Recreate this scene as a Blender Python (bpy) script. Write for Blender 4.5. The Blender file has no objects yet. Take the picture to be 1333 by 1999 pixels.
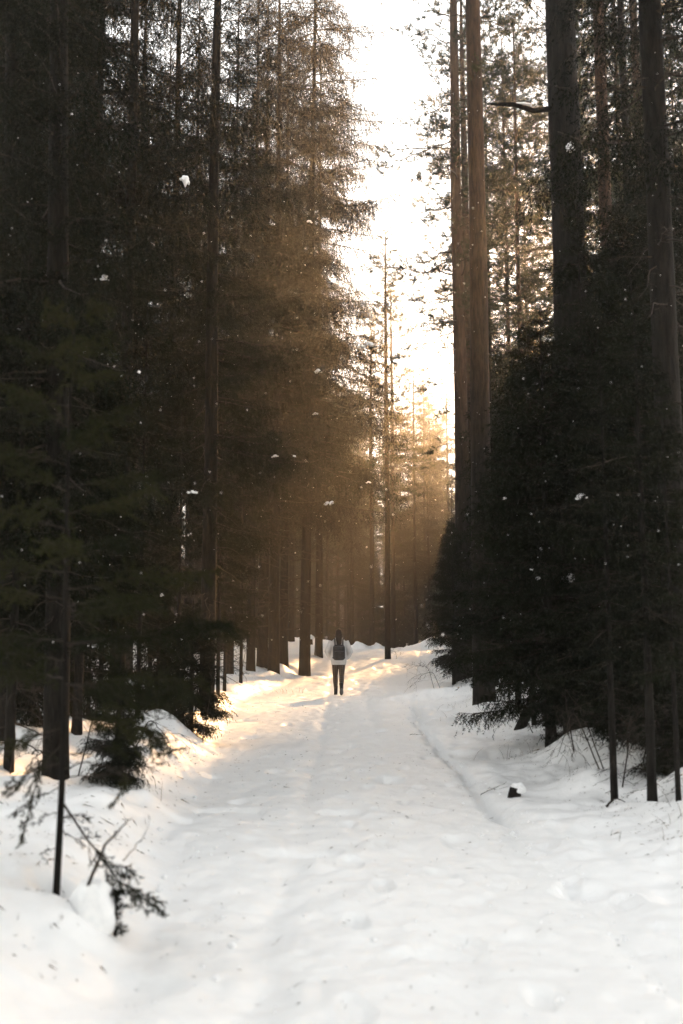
import bpy, math, random
import numpy as np
from mathutils import Matrix, Vector

R = math.radians
rng = np.random.default_rng(7)
random.seed(7)
scene = bpy.context.scene
col = scene.collection

# ------------------------------------------------------------------ camera
CAM_H, FPX, HOR = 1.40, 1943.0, 1250.0           # metres, focal length and horizon in photo pixels
CX, CY = 666.5, 999.5
PITCH = math.atan((HOR - CY) / FPX)
cam_data = bpy.data.cameras.new('camera')
cam = bpy.data.objects.new('camera', cam_data); col.objects.link(cam)
cam.location = (0, 0, CAM_H)
cam.rotation_euler = (R(90) + PITCH, 0, 0)
cam_data.sensor_fit = 'VERTICAL'; cam_data.sensor_height = 36.0; cam_data.lens = 36.0 * FPX / 1999.0
cam_data.clip_start = 0.05; cam_data.clip_end = 1000
cam_data.dof.use_dof = True; cam_data.dof.focus_distance = 25.5; cam_data.dof.aperture_fstop = 1.8
scene.camera = cam

# ------------------------------------------------------------------ sky, sun, exposure
SUN_AZ, SUN_EL = R(14.4), R(20.0)                # to the right of the view direction (+Y), above the horizon
world = bpy.data.worlds.new('World'); scene.world = world; world.use_nodes = True
wn, wl = world.node_tree.nodes, world.node_tree.links
wn.clear()
sky = wn.new('ShaderNodeTexSky'); sky.sky_type = 'NISHITA'; sky.sun_disc = False
sky.sun_elevation = SUN_EL; sky.sun_rotation = SUN_AZ
sky.air_density = 2.0; sky.dust_density = 0.2; sky.ozone_density = 1.0
hs = wn.new('ShaderNodeHueSaturation'); hs.inputs['Saturation'].default_value = 0.22
tint = wn.new('ShaderNodeMix'); tint.data_type = 'RGBA'; tint.blend_type = 'MULTIPLY'
tint.inputs['Factor'].default_value = 1.0; tint.inputs['B'].default_value = (1.0, 0.985, 0.965, 1)
bg = wn.new('ShaderNodeBackground'); bg.inputs['Strength'].default_value = 0.09
wo = wn.new('ShaderNodeOutputWorld')
veil = wn.new('ShaderNodeGamma'); veil.inputs['Gamma'].default_value = 0.6      # thin white cloud evens the sky out
wl.new(sky.outputs['Color'], veil.inputs['Color']); wl.new(veil.outputs['Color'], hs.inputs['Color']); wl.new(hs.outputs['Color'], tint.inputs['A'])
wl.new(tint.outputs['Result'], bg.inputs['Color']); wl.new(bg.outputs['Background'], wo.inputs['Surface'])

sun_data = bpy.data.lights.new('sun', 'SUN'); sun_data.energy = 1.8; sun_data.angle = R(4.0); sun_data.color = (1.0, 0.57, 0.24)
sun = bpy.data.objects.new('sun', sun_data); col.objects.link(sun)
to_sun = Vector((math.sin(SUN_AZ) * math.cos(SUN_EL), math.cos(SUN_AZ) * math.cos(SUN_EL), math.sin(SUN_EL)))
sun.rotation_euler = to_sun.to_track_quat('Z', 'Y').to_euler()
sun.location = to_sun * 60

vs = scene.view_settings
vs.view_transform = 'Standard'; vs.look = 'None'; vs.gamma = 1.0; vs.use_curve_mapping = False
vs.exposure = 3.55
HAZE_DENSITY = 0.0011
cy = scene.cycles
cy.max_bounces = 8; cy.diffuse_bounces = 3; cy.glossy_bounces = 2; cy.transmission_bounces = 4
cy.volume_bounces = 1; cy.transparent_max_bounces = 8
cy.sample_clamp_indirect = 4.0

# ------------------------------------------------------------------ helpers
def tag(o, label=None, cat=None, group=None, kind=None):
    if label: o['label'] = label
    if cat: o['category'] = cat
    if group: o['group'] = group
    if kind: o['kind'] = kind
    return o

def link(o, parent=None):
    col.objects.link(o)
    if parent: o.parent = parent
    return o

def empty(name, loc=(0, 0, 0), rz=0.0, s=1.0):
    o = bpy.data.objects.new(name, None); o.empty_display_size = 0.3
    o.location = loc; o.rotation_euler = (0, 0, rz); o.scale = (s, s, s)
    return link(o)

def tri_mesh(name, V, T, mats, mi=None, smooth=False):
    V = np.asarray(V, dtype=np.float32); T = np.asarray(T, dtype=np.int32)
    me = bpy.data.meshes.new(name)
    k = T.shape[1]
    me.vertices.add(len(V)); me.vertices.foreach_set('co', V.ravel())
    me.loops.add(T.size); me.loops.foreach_set('vertex_index', T.ravel())
    me.polygons.add(len(T)); me.polygons.foreach_set('loop_start', np.arange(0, T.size, k, dtype=np.int32))
    for m in mats: me.materials.append(m)
    if mi is not None: me.polygons.foreach_set('material_index', np.asarray(mi, dtype=np.int32))
    me.polygons.foreach_set('use_smooth', np.full(len(T), smooth, dtype=bool))
    me.update(calc_edges=True)
    return me

def obj(name, me, parent=None, loc=None):
    o = bpy.data.objects.new(name, me)
    if loc is not None: o.location = loc
    return link(o, parent)

class Geo:
    """collects triangles with a material index"""
    def __init__(s): s.V = []; s.T = []; s.M = []; s.n = 0
    def add(s, V, T, m=0):
        V = np.asarray(V, float).reshape(-1, 3); T = np.asarray(T, int).reshape(-1, 3)
        s.V.append(V); s.T.append(T + s.n); s.M.append(np.full(len(T), m)); s.n += len(V)
    def arrays(s): return np.concatenate(s.V), np.concatenate(s.T), np.concatenate(s.M)
    def mesh(s, name, mats, smooth=False):
        V, T, M = s.arrays(); return tri_mesh(name, V, T, mats, M, smooth)

def norm(v):
    v = np.asarray(v, float); return v / (np.linalg.norm(v, axis=-1, keepdims=True) + 1e-9)

def tube(P, r, sides=3, cap=True):
    """tube along polyline P with radius r per point"""
    P = np.asarray(P, float); n = len(P); r = np.broadcast_to(np.asarray(r, float), (n,))
    t = norm(np.gradient(P, axis=0))
    ref = np.array([0, 0, 1.0]) if abs(t[:, 2]).mean() < 0.8 else np.array([1.0, 0, 0])
    a = norm(np.cross(t, ref)); b = np.cross(t, a)
    an = np.arange(sides) * 2 * math.pi / sides
    V = (P[:, None] + r[:, None, None] * (a[:, None] * np.cos(an)[None, :, None] + b[:, None] * np.sin(an)[None, :, None])).reshape(-1, 3)
    i = np.arange(n - 1)[:, None] * sides; j = np.arange(sides)[None]; k = (j + 1) % sides
    A, B, C, D = i + j, i + k, i + sides + k, i + sides + j
    T = np.concatenate([np.stack([A, B, C], -1).reshape(-1, 3), np.stack([A, C, D], -1).reshape(-1, 3)])
    if cap:
        V = np.vstack([V, P[:1], P[-1:]]); c0, c1 = len(V) - 2, len(V) - 1
        j = np.arange(sides); k = (j + 1) % sides
        T = np.vstack([T, np.stack([np.full(sides, c0), k, j], -1), np.stack([np.full(sides, c1), (n - 1) * sides + j, (n - 1) * sides + k], -1)])
    return V, T

def needles(P0, P1, step, ln, w, rg, spread=0.9):
    """slender needle triangles all along the segments P0-P1"""
    P0 = np.asarray(P0, float); P1 = np.asarray(P1, float)
    if len(P0) == 0: return np.zeros((0, 3)), np.zeros((0, 3), int)
    d = P1 - P0; L = np.linalg.norm(d, axis=1); n = np.maximum(1, np.round(L / step).astype(int))
    idx = np.repeat(np.arange(len(P0)), n); m = len(idx)
    t = rg.random(m)
    p = P0[idx] + d[idx] * t[:, None]; dr = norm(d[idx])
    rad = rg.normal(size=(m, 3)); rad -= dr * (rad * dr).sum(1, keepdims=True); rad = norm(rad)
    q = norm(dr * (0.55 + 0.5 * rg.random((m, 1))) + rad * spread)
    s = norm(np.cross(q, rg.normal(size=(m, 3))))
    l = ln * (0.7 + 0.6 * rg.random((m, 1))); ww = w * (0.7 + 0.6 * rg.random((m, 1))) * 0.5
    V = np.stack([p - s * ww, p + s * ww, p + q * l], 1).reshape(-1, 3)
    return V, np.arange(m * 3).reshape(-1, 3)

def spines(P0, P1, w, rg):
    P0 = np.asarray(P0, float); P1 = np.asarray(P1, float)
    if len(P0) == 0: return np.zeros((0, 3)), np.zeros((0, 3), int)
    s = norm(np.cross(P1 - P0, rg.normal(size=P0.shape))) * w * 0.5
    return np.stack([P0 - s, P0 + s, P1], 1).reshape(-1, 3), np.arange(len(P0) * 3).reshape(-1, 3)

# value noise ---------------------------------------------------------------
_lat = np.random.default_rng(3).random((256, 256))
def vnoise(x, y):
    x = np.asarray(x, float); y = np.asarray(y, float)
    xi = np.floor(x).astype(int); yi = np.floor(y).astype(int); fx = x - xi; fy = y - yi
    fx = fx * fx * (3 - 2 * fx); fy = fy * fy * (3 - 2 * fy)
    g = lambda a, b: _lat[a & 255, b & 255]
    return (g(xi, yi) * (1 - fx) + g(xi + 1, yi) * fx) * (1 - fy) + (g(xi, yi + 1) * (1 - fx) + g(xi + 1, yi + 1) * fx) * fy - 0.5
def fbm(x, y, o=4):
    s = 0; a = 1.0
    for k in range(o): s = s + a * vnoise(x * 2 ** k + 17.3 * k, y * 2 ** k - 9.1 * k); a *= 0.5
    return s
def sstep(a, b, x):
    t = np.clip((np.asarray(x, float) - a) / (b - a), 0, 1); return t * t * (3 - 2 * t)

# ------------------------------------------------------------------ the lie of the land
def edge_l(y):
    y = np.asarray(y, float)
    return -0.84 - 0.080 * np.clip(y - 4, 0, 17) + 0.10 * np.clip(y - 24, 0, 30) + 0.10 * fbm(y * 0.35, 3.3, 2)
def edge_r(y):
    y = np.asarray(y, float)
    return 1.32 + 0.06 * np.clip(y - 17, 0, 10) + 0.09 * np.clip(y - 27, 0, 30) + 0.10 * fbm(y * 0.5, 8.7, 3) + 0.04 * np.clip(6 - y, 0, 4)
BUMPS = [  # x, y, radius, height
    (-1.23, 4.62, 0.2, 0.10), (0.78, 50.5, 0.75, 0.42), (1.75, 51, 0.7, 0.30), (4.3, 47.5, 1.7, 0.55), (-1.7, 50, 1.6, 0.2),
    (2.62, 11.2, 0.45, 0.26), (2.25, 9.3, 0.30, 0.16), (3.0, 9.9, 0.4, 0.22), (-2.35, 13.0, 0.35, 0.18), (-1.75, 7.4, 0.22, 0.08), (-2.1, 8.9, 0.2, 0.12), (-1.55, 8.1, 0.12, 0.07), (-1.72, 8.5, 0.1, 0.08), (-1.9, 10.9, 0.13, 0.1), (-2.2, 12.1, 0.15, 0.1),
    (-2.0, 9.9, 0.25, 0.14), (3.6, 21, 0.8, 0.2), (-3.2, 20, 0.9, 0.25), (-4.6, 12.4, 0.8, 0.25), (2.2, 24.5, 0.9, 0.22), (2.9, 8.4, 0.35, 0.12)]
WELLS = [(946, 19.4, .38), (906, 29.0, .45), (1140, 13.0, .45), (1330, 9.4, .32), (108, 8.6, .32), (44, 13.0, .34), (8, 10.3, .32), (225, 15.5, .36), (402, 17.0, .38), (448, 29, .4), (489, 31, .42), (512, 32.5, .5),
         (534, 31.5, .5), (553, 33.5, .45), (594, 33, .5), (757, 40, .45), (1200, 8.7, .16), (1274, 8.1, .18), (1325, 7.9, .13), (110, 5.0, .10), (1043, 14.6, .2)]   # melt hollows round the stems: column, distance, radius
def ground(x, y):
    x = np.asarray(x, float); y = np.asarray(y, float)
    road = 0.82 * sstep(25, 46, y) + 0.16 * sstep(40, 52, y) - 0.45 * sstep(52.5, 68, y)
    ol = edge_l(y) - x; orr = x - edge_r(y)
    out = np.maximum(ol, orr)
    bl = 0.30 * sstep(-0.05, 0.75, ol) + 0.16 * sstep(0.6, 3.0, ol)
    br = 0.035 * sstep(0.0, 0.3, orr) + 0.40 * sstep(0.3, 2.8, orr)
    z = road + bl + br
    rough = sstep(-0.15, 0.5, out)
    z = z + rough * (0.10 * fbm(x * 0.9, y * 0.9, 4) + 0.06 * fbm(x * 2.7 + 5, y * 2.7, 4) + 0.02 * fbm(x * 11 + 5, y * 11, 2))
    z = z + (1 - rough) * (0.035 * fbm(x * 1.1 + 30, y * 0.5, 3) + 0.026 * fbm(x * 4.3, y * 3.2 + 11, 3) + 0.011 * fbm(x * 12, y * 10, 3))
    w = 0.05 * fbm(y * 0.6, 1.0, 3)                    # ruts
    for c, dp, ww in ((-0.32, 0.042, 0.10), (0.55, 0.026, 0.11)):
        z = z - dp * np.exp(-((x - c - w) / ww) ** 2) * (1 - rough) * (0.6 + 0.8 * vnoise(y * 0.7, c * 9))
    e = orr + 0.03 + 0.05 * fbm(y * 2.2, 5.5, 3)
    rut = sstep(7.2, 8.6, y) * (1 - sstep(21, 27, y))
    z = z - (0.065 * rut + 0.018) * np.exp(-((e) / 0.055) ** 2) * (0.75 + 0.6 * vnoise(y * 3.1, 2.2))
    foot = fbm(x * 2.3 + 70, y * 1.9, 2)               # foot prints on the trodden part
    z = z - 0.05 * sstep(0.26, 0.5, foot) * (1 - 0.5 * rough)
    z = z + 0.05 * sstep(40, 50, y) * np.maximum(fbm(x * 1.6, y * 0.4, 3), 0) * 2
    for wp, wd, wr in WELLS:
        q = ((x - (wp - CX) / FPX * wd * 0.985) ** 2 + (y - wd) ** 2) / wr ** 2
        z = z - 0.55 * min(wr, 0.35) * np.exp(-q * 1.3) + 0.12 * min(wr, 0.35) * np.exp(-(np.sqrt(q) - 1.5) ** 2 * 3)
    for bx_, by_, br_, bh in BUMPS:
        q = ((x - bx_) ** 2 + (y - by_) ** 2) / br_ ** 2
        z = z + bh * (np.exp(-q) if by_ < 45 else np.maximum(0, 1 - np.sqrt(q)) ** 1.15)
    return z
def gz(x, y): return float(ground(x, y))

def fwd_depth(y, z): return y * math.cos(PITCH) + (z - CAM_H) * math.sin(PITCH)
def base(px, d):
    """the spot on the ground at distance d that stands under photo column px"""
    x = (px - CX) / FPX * d
    for _ in range(4):
        z = gz(x, d); x = (px - CX) / FPX * fwd_depth(d, z)
    return Vector((x, d, gz(x, d)))
def at(px, py, d):
    u, v = (px - CX) / FPX, (CY - py) / FPX
    dy = math.cos(PITCH) - v * math.sin(PITCH); dz = math.sin(PITCH) + v * math.cos(PITCH)
    return Vector((u / dy * d, d, CAM_H + dz / dy * d))
def to_px(P):
    P = np.asarray(P, float); f = P[:, 1] * math.cos(PITCH) + (P[:, 2] - CAM_H) * math.sin(PITCH)
    v = -P[:, 1] * math.sin(PITCH) + (P[:, 2] - CAM_H) * math.cos(PITCH)
    return CX + P[:, 0] / f * FPX, CY - v / f * FPX

# ------------------------------------------------------------------ materials
def mat(name, rgb, rough=0.8, spec=0.2):
    m = bpy.data.materials.new(name); m.use_nodes = True
    b = m.node_tree.nodes['Principled BSDF']
    b.inputs['Base Color'].default_value = (*rgb, 1); b.inputs['Roughness'].default_value = rough
    b.inputs['Specular IOR Level'].default_value = spec
    return m
def nd(m, t, **kw):
    n = m.node_tree.nodes.new(t)
    for k, v in kw.items(): n.inputs[k.replace('_', ' ')].default_value = v
    return n
def lk(m, a, b): m.node_tree.links.new(a, b)
def noisy(name, c0, c1, scale=(1, 1, 1), nscale=6, detail=6, rough=0.85, bump=0.0, bdist=0.02, spec=0.15, lo=0.35, hi=0.65):
    m = mat(name, c0, rough, spec); b = m.node_tree.nodes['Principled BSDF']
    tc = nd(m, 'ShaderNodeTexCoord'); mp = nd(m, 'ShaderNodeMapping'); mp.inputs['Scale'].default_value = scale
    nz = nd(m, 'ShaderNodeTexNoise', Scale=nscale, Detail=detail, Roughness=0.65)
    cr = m.node_tree.nodes.new('ShaderNodeValToRGB')
    cr.color_ramp.elements[0].position = lo; cr.color_ramp.elements[1].position = hi
    cr.color_ramp.elements[0].color = (*c0, 1); cr.color_ramp.elements[1].color = (*c1, 1)
    lk(m, tc.outputs['Object'], mp.inputs['Vector']); lk(m, mp.outputs['Vector'], nz.inputs['Vector'])
    lk(m, nz.outputs['Fac'], cr.inputs['Fac']); lk(m, cr.outputs['Color'], b.inputs['Base Color'])
    if bump:
        bp = nd(m, 'ShaderNodeBump', Strength=bump, Distance=bdist)
        lk(m, nz.outputs['Fac'], bp.inputs['Height']); lk(m, bp.outputs['Normal'], b.inputs['Normal'])
    m['ramp'] = cr.name
    return m

M_snow = noisy('snow', (0.88, 0.885, 0.89), (0.93, 0.93, 0.93), (1, 1, 1), 9, 8, 0.45, 0.35, 0.02, 0.6)
def snow_extra(m, grit):
    """fine crystal relief and a scatter of dirt specks"""
    b = m.node_tree.nodes['Principled BSDF']; cr = m.node_tree.nodes[m['ramp']]
    tc = nd(m, 'ShaderNodeTexCoord')
    vz = nd(m, 'ShaderNodeTexNoise', Scale=55.0, Detail=3.0, Roughness=0.6)
    lk(m, tc.outputs['Object'], vz.inputs['Vector'])
    r2 = m.node_tree.nodes.new('ShaderNodeValToRGB'); r2.color_ramp.elements[0].position = grit; r2.color_ramp.elements[1].position = grit + 0.04
    lk(m, vz.outputs['Fac'], r2.inputs['Fac'])
    mx = m.node_tree.nodes.new('ShaderNodeMix'); mx.data_type = 'RGBA'
    mx.inputs['B'].default_value = (0.36, 0.33, 0.29, 1)
    lk(m, r2.outputs['Color'], mx.inputs['Factor']); lk(m, cr.outputs['Color'], mx.inputs['A']); lk(m, mx.outputs['Result'], b.inputs['Base Color'])
    bp = nd(m, 'ShaderNodeBump', Strength=0.25, Distance=0.006)
    old = b.inputs['Normal'].links[0].from_socket
    lk(m, vz.outputs['Fac'], bp.inputs['Height']); lk(m, old, bp.inputs['Normal']); lk(m, bp.outputs['Normal'], b.inputs['Normal'])
snow_extra(M_snow, 0.74)
M_path = noisy('trodden_snow', (0.87, 0.87, 0.87), (0.93, 0.93, 0.925), (1, 1, 1), 7, 9, 0.45, 0.45, 0.025, 0.6)
snow_extra(M_path, 0.725)
M_clump = noisy('fresh_snow', (0.82, 0.83, 0.84), (0.9, 0.9, 0.9), (1, 1, 1), 30, 5, 0.6, 0.4, 0.01, 0.3)

def bark(name, lo, hi, up_lo=None, up_hi=None, z0=4, z1=9):
    m = noisy(name, lo, hi, (9, 9, 1.6), 2.2, 9, 0.9, 0.9, 0.03, 0.1, 0.38, 0.66)
    if up_lo:
        b = m.node_tree.nodes['Principled BSDF']; cr = m.node_tree.nodes[m['ramp']]
        c2 = m.node_tree.nodes.new('ShaderNodeValToRGB'); c2.color_ramp.elements[0].position = 0.36; c2.color_ramp.elements[1].position = 0.62
        c2.color_ramp.elements[0].color = (*up_lo, 1); c2.color_ramp.elements[1].color = (*up_hi, 1)
        lk(m, cr.inputs['Fac'].links[0].from_socket, c2.inputs['Fac'])
        tc = nd(m, 'ShaderNodeTexCoord'); sx = nd(m, 'ShaderNodeSeparateXYZ'); lk(m, tc.outputs['Object'], sx.inputs['Vector'])
        mr = nd(m, 'ShaderNodeMapRange'); mr.inputs['From Min'].default_value = z0; mr.inputs['From Max'].default_value = z1
        lk(m, sx.outputs['Z'], mr.inputs['Value'])
        mx = m.node_tree.nodes.new('ShaderNodeMix'); mx.data_type = 'RGBA'
        lk(m, mr.outputs['Result'], mx.inputs['Factor']); lk(m, cr.outputs['Color'], mx.inputs['A']); lk(m, c2.outputs['Color'], mx.inputs['B'])
        lk(m, mx.outputs['Result'], b.inputs['Base Color'])
    return m
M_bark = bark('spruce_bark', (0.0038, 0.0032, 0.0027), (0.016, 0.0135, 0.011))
M_pine = bark('pine_bark', (0.006, 0.005, 0.0042), (0.022, 0.018, 0.0145), (0.014, 0.0085, 0.006), (0.048, 0.028, 0.018))
M_twig = noisy('twig_wood', (0.012, 0.009, 0.007), (0.035, 0.027, 0.02), (1, 1, 1), 8, 3)
M_litter = noisy('forest_litter', (0.03, 0.022, 0.014), (0.10, 0.065, 0.035), (1, 1, 1), 3, 2)

def needle_mat(name, c0, c1, trans=0.28):
    m = bpy.data.materials.new(name); m.use_nodes = True; nt = m.node_tree; nt.nodes.clear()
    out = nt.nodes.new('ShaderNodeOutputMaterial')
    oi = nt.nodes.new('ShaderNodeObjectInfo'); tc = nt.nodes.new('ShaderNodeTexCoord')
    nz = nt.nodes.new('ShaderNodeTexNoise'); nz.inputs['Scale'].default_value = 1.3; nz.inputs['Detail'].default_value = 4
    lk(m, tc.outputs['Object'], nz.inputs['Vector'])
    ad = nt.nodes.new('ShaderNodeMath'); ad.operation = 'MULTIPLY_ADD'; ad.inputs[1].default_value = 0.35; ad.inputs[2].default_value = -0.17
    lk(m, oi.outputs['Random'], ad.inputs[0])
    a2 = nt.nodes.new('ShaderNodeMath'); a2.operation = 'ADD'; lk(m, ad.outputs[0], a2.inputs[0]); lk(m, nz.outputs['Fac'], a2.inputs[1])
    cr = nt.nodes.new('ShaderNodeValToRGB'); cr.color_ramp.elements[0].position = 0.3; cr.color_ramp.elements[1].position = 0.72
    cr.color_ramp.elements[0].color = (*c0, 1); cr.color_ramp.elements[1].color = (*c1, 1)
    lk(m, a2.outputs[0], cr.inputs['Fac'])
    df = nt.nodes.new('ShaderNodeBsdfDiffuse'); tr = nt.nodes.new('ShaderNodeBsdfTranslucent'); mx = nt.nodes.new('ShaderNodeMixShader')
    mx.inputs['Fac'].default_value = trans
    lk(m, cr.outputs['Color'], df.inputs['Color']); lk(m, cr.outputs['Color'], tr.inputs['Color'])
    lk(m, df.outputs[0], mx.inputs[1]); lk(m, tr.outputs[0], mx.inputs[2]); lk(m, mx.outputs[0], out.inputs['Surface'])
    return m
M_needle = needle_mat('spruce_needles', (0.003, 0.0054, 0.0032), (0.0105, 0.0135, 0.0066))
M_pneedle = needle_mat('pine_needles', (0.012, 0.018, 0.009), (0.04, 0.045, 0.02))

# ------------------------------------------------------------------ the setting: snow, path
def land():
    ys = [1.2]
    while ys[-1] < 62: ys.append(ys[-1] + max(0.022, 0.0048 * ys[-1]))
    while ys[-1] < 190: ys.append(ys[-1] + 2.0)
    ys = np.array([-40, -25, -16, -12, -8, -5, -3, -1.5, -0.5, 0.2, 0.7] + ys)
    side = [0.0]
    while side[-1] < 3.2: side.append(side[-1] + 0.030 + 0.006 * side[-1])
    while side[-1] < 150: side.append(side[-1] * 1.055 + 0.01)
    side = np.array(side); npath = 85
    rg = np.random.default_rng(44); prints = []
    for x0, y0, x1, y1, n in ((0.1, 4.0, -0.1, 25.2, 34), (0.45, 26.0, 0.62, 4.2, 32), (1.36, 8.0, 1.62, 4.0, 9)):       # two walkers' trails and a few steps beside the rut
        for k in range(n):
            t = k / (n - 1); prints.append((x0 + (x1 - x0) * t + (0.09 if k % 2 else -0.09) + rg.normal() * 0.03 + 0.12 * math.sin(t * 9), y0 + (y1 - y0) * t + rg.normal() * 0.05, rg.uniform(0.012, 0.03), rg.normal() * 0.2))
    def trod(X, Y):
        Z = np.zeros_like(X)
        for px_, py_, dp, an in prints:
            m = (np.abs(X - px_) < 0.35) & (np.abs(Y - py_) < 0.5)
            u = (X[m] - px_) * math.cos(an) + (Y[m] - py_) * math.sin(an); v = -(X[m] - px_) * math.sin(an) + (Y[m] - py_) * math.cos(an)
            q = (u / 0.060) ** 2 + (v / 0.145) ** 2 + 0.5 * fbm(X[m] * 9, Y[m] * 9, 2)
            Z[m] += -dp * (1 - sstep(0.5, 1.3, q)) + 0.3 * dp * np.exp(-(q - 1.7) ** 2 * 2)
        return Z
    def strip(name, X, m):
        Y = np.broadcast_to(ys[:, None], X.shape)
        V = np.stack([X, Y, ground(X, Y) + trod(X, np.array(Y))], -1).reshape(-1, 3)
        a = (np.arange(X.shape[0] - 1)[:, None] * X.shape[1] + np.arange(X.shape[1] - 1)[None]).reshape(-1)
        T = np.stack([a, a + 1, a + X.shape[1] + 1, a + X.shape[1]], -1)
        return V, T
    el, er = edge_l(ys), edge_r(ys)
    V, T = strip('', el[:, None] + (er - el)[:, None] * np.linspace(0, 1, npath)[None], None)
    tag(obj('path', tri_mesh('path', V, T, [M_path], None, True)), kind='structure')
    V1, T1 = strip('', el[:, None] - side[::-1][None], None); V2, T2 = strip('', er[:, None] + side[None], None)
    tag(obj('ground', tri_mesh('ground', np.vstack([V1, V2]), np.vstack([T1, T2 + len(V1)]), [M_snow], None, True)), kind='structure')
land()

# ------------------------------------------------------------------ tree building kit
def spruce_branch(L, seed, pend=1.0, full=1.0, fine=1.0):
    """a bough along +X: stem, side twigs, hanging twiglets, needles. Returns Geo arrays and the stem line"""
    rg = np.random.default_rng(seed); g = Geo()
    t = np.linspace(0, 1, 9)
    sway = rg.normal() * 0.05
    P = np.stack([L * t * 0.98, L * sway * np.sin(t * 3) + 0.01 * rg.normal(size=9), L * (0.02 * t - 0.26 * t ** 2 + 0.20 * t ** 3.2) + 0.012 * rg.normal(size=9)], 1)
    P[0] = 0
    g.add(*tube(P, 0.005 + 0.0095 * L * (1 - t) ** 0.9, 3), 0)
    f = lambda u: np.array([np.interp(u, t, P[:, i]) for i in range(3)])
    A0, A1 = [], []; B0, B1 = [], []
    u = 0.14
    while u < 0.99:
        for sd in (-1, 1):
            if rg.random() > 0.9 * full: continue
            p = f(min(1, u + rg.normal() * 0.01)); ls = (0.30 * L * (1 - u) ** 0.8 * min(1, 0.35 + u * 2.2) + 0.13) * rg.uniform(0.6, 1.15)
            an = R(rg.uniform(38, 68)); h = np.array([math.cos(an), sd * math.sin(an), rg.normal() * 0.1])
            q1 = p + h * ls * 0.5 + np.array([0, 0, -0.06 * ls]); q2 = p + h * ls * 0.95 + np.array([0, 0, -(0.25 + 0.25 * pend) * ls * rg.uniform(0.6, 1.2)])
            A0 += [p, q1]; A1 += [q1, q2]
            n = max(1, int(ls / (0.062 / fine)))
            for k in range(n):
                v = (k + rg.random()) / n; c = p + (q1 - p) * min(1, v * 2) + (q2 - q1) * max(0, v * 2 - 1)
                lt = rg.uniform(0.10, 0.20) + pend * rg.uniform(0.0, 0.46) * min(1, L / 1.6)
                dr = norm(h * rg.uniform(0.1, 0.7) + np.array([rg.normal() * 0.35, rg.normal() * 0.35, -0.25 - 0.75 * pend]))
                B0.append(c); B1.append(c + dr * lt)
        u += max(0.035, 0.105 / L / fine) * rg.uniform(0.7, 1.3)
    for k in range(int(L * 9)):
        v = rg.uniform(0.25, 1); c = f(v); dr = norm(np.array([0.4, rg.normal() * 0.4, -0.2 - 0.7 * pend]))
        B0.append(c); B1.append(c + dr * rg.uniform(0.1, 0.14 + 0.26 * pend))
    A0, A1, B0, B1 = map(np.array, (A0, A1, B0, B1))
    g.add(*spines(A0, A1, 0.009, rg), 0); g.add(*spines(B0, B1, 0.006, rg), 0)
    g.add(*needles(A0, A1, 0.028 / fine, 0.048, 0.015, rg), 1)
    g.add(*needles(B0, B1, 0.024 / fine, 0.048, 0.015, rg, 0.7), 1)
    return g.arrays() + (P,)

def bare_branch(L, seed, twiggy=1.0):
    rg = np.random.default_rng(seed); g = Geo(); t = np.linspace(0, 1, 8)
    P = np.stack([L * t, np.cumsum(rg.normal(size=8) * 0.025) * L, L * (-0.16 * t - 0.08 * t * t) + np.cumsum(rg.normal(size=8) * 0.02) * L], 1); P[0] = 0
    g.add(*tube(P, 0.003 + 0.0085 * L * (1 - t), 3), 0)
    A0, A1 = [], []
    for k in range(int(L * 14 * twiggy)):
        u = rg.uniform(0.15, 1); c = np.array([np.interp(u, t, P[:, i]) for i in range(3)]); sd = rg.choice([-1, 1])
        an = R(rg.uniform(30, 75)); ls = L * rg.uniform(0.06, 0.25) * (1.15 - 0.6 * u)
        e = c + np.array([math.cos(an), sd * math.sin(an), rg.normal() * 0.3 - 0.25]) * ls
        A0.append(c); A1.append(e)
        for q in range(2):
            m = c + (e - c) * rg.uniform(0.3, 0.9); A0.append(m); A1.append(m + rg.normal(size=3) * ls * 0.28 + np.array([0.1, 0, -0.08]) * ls)
    if A0: g.add(*spines(A0, A1, 0.009, rg), 0)
    return g.arrays() + (P,)

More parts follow.
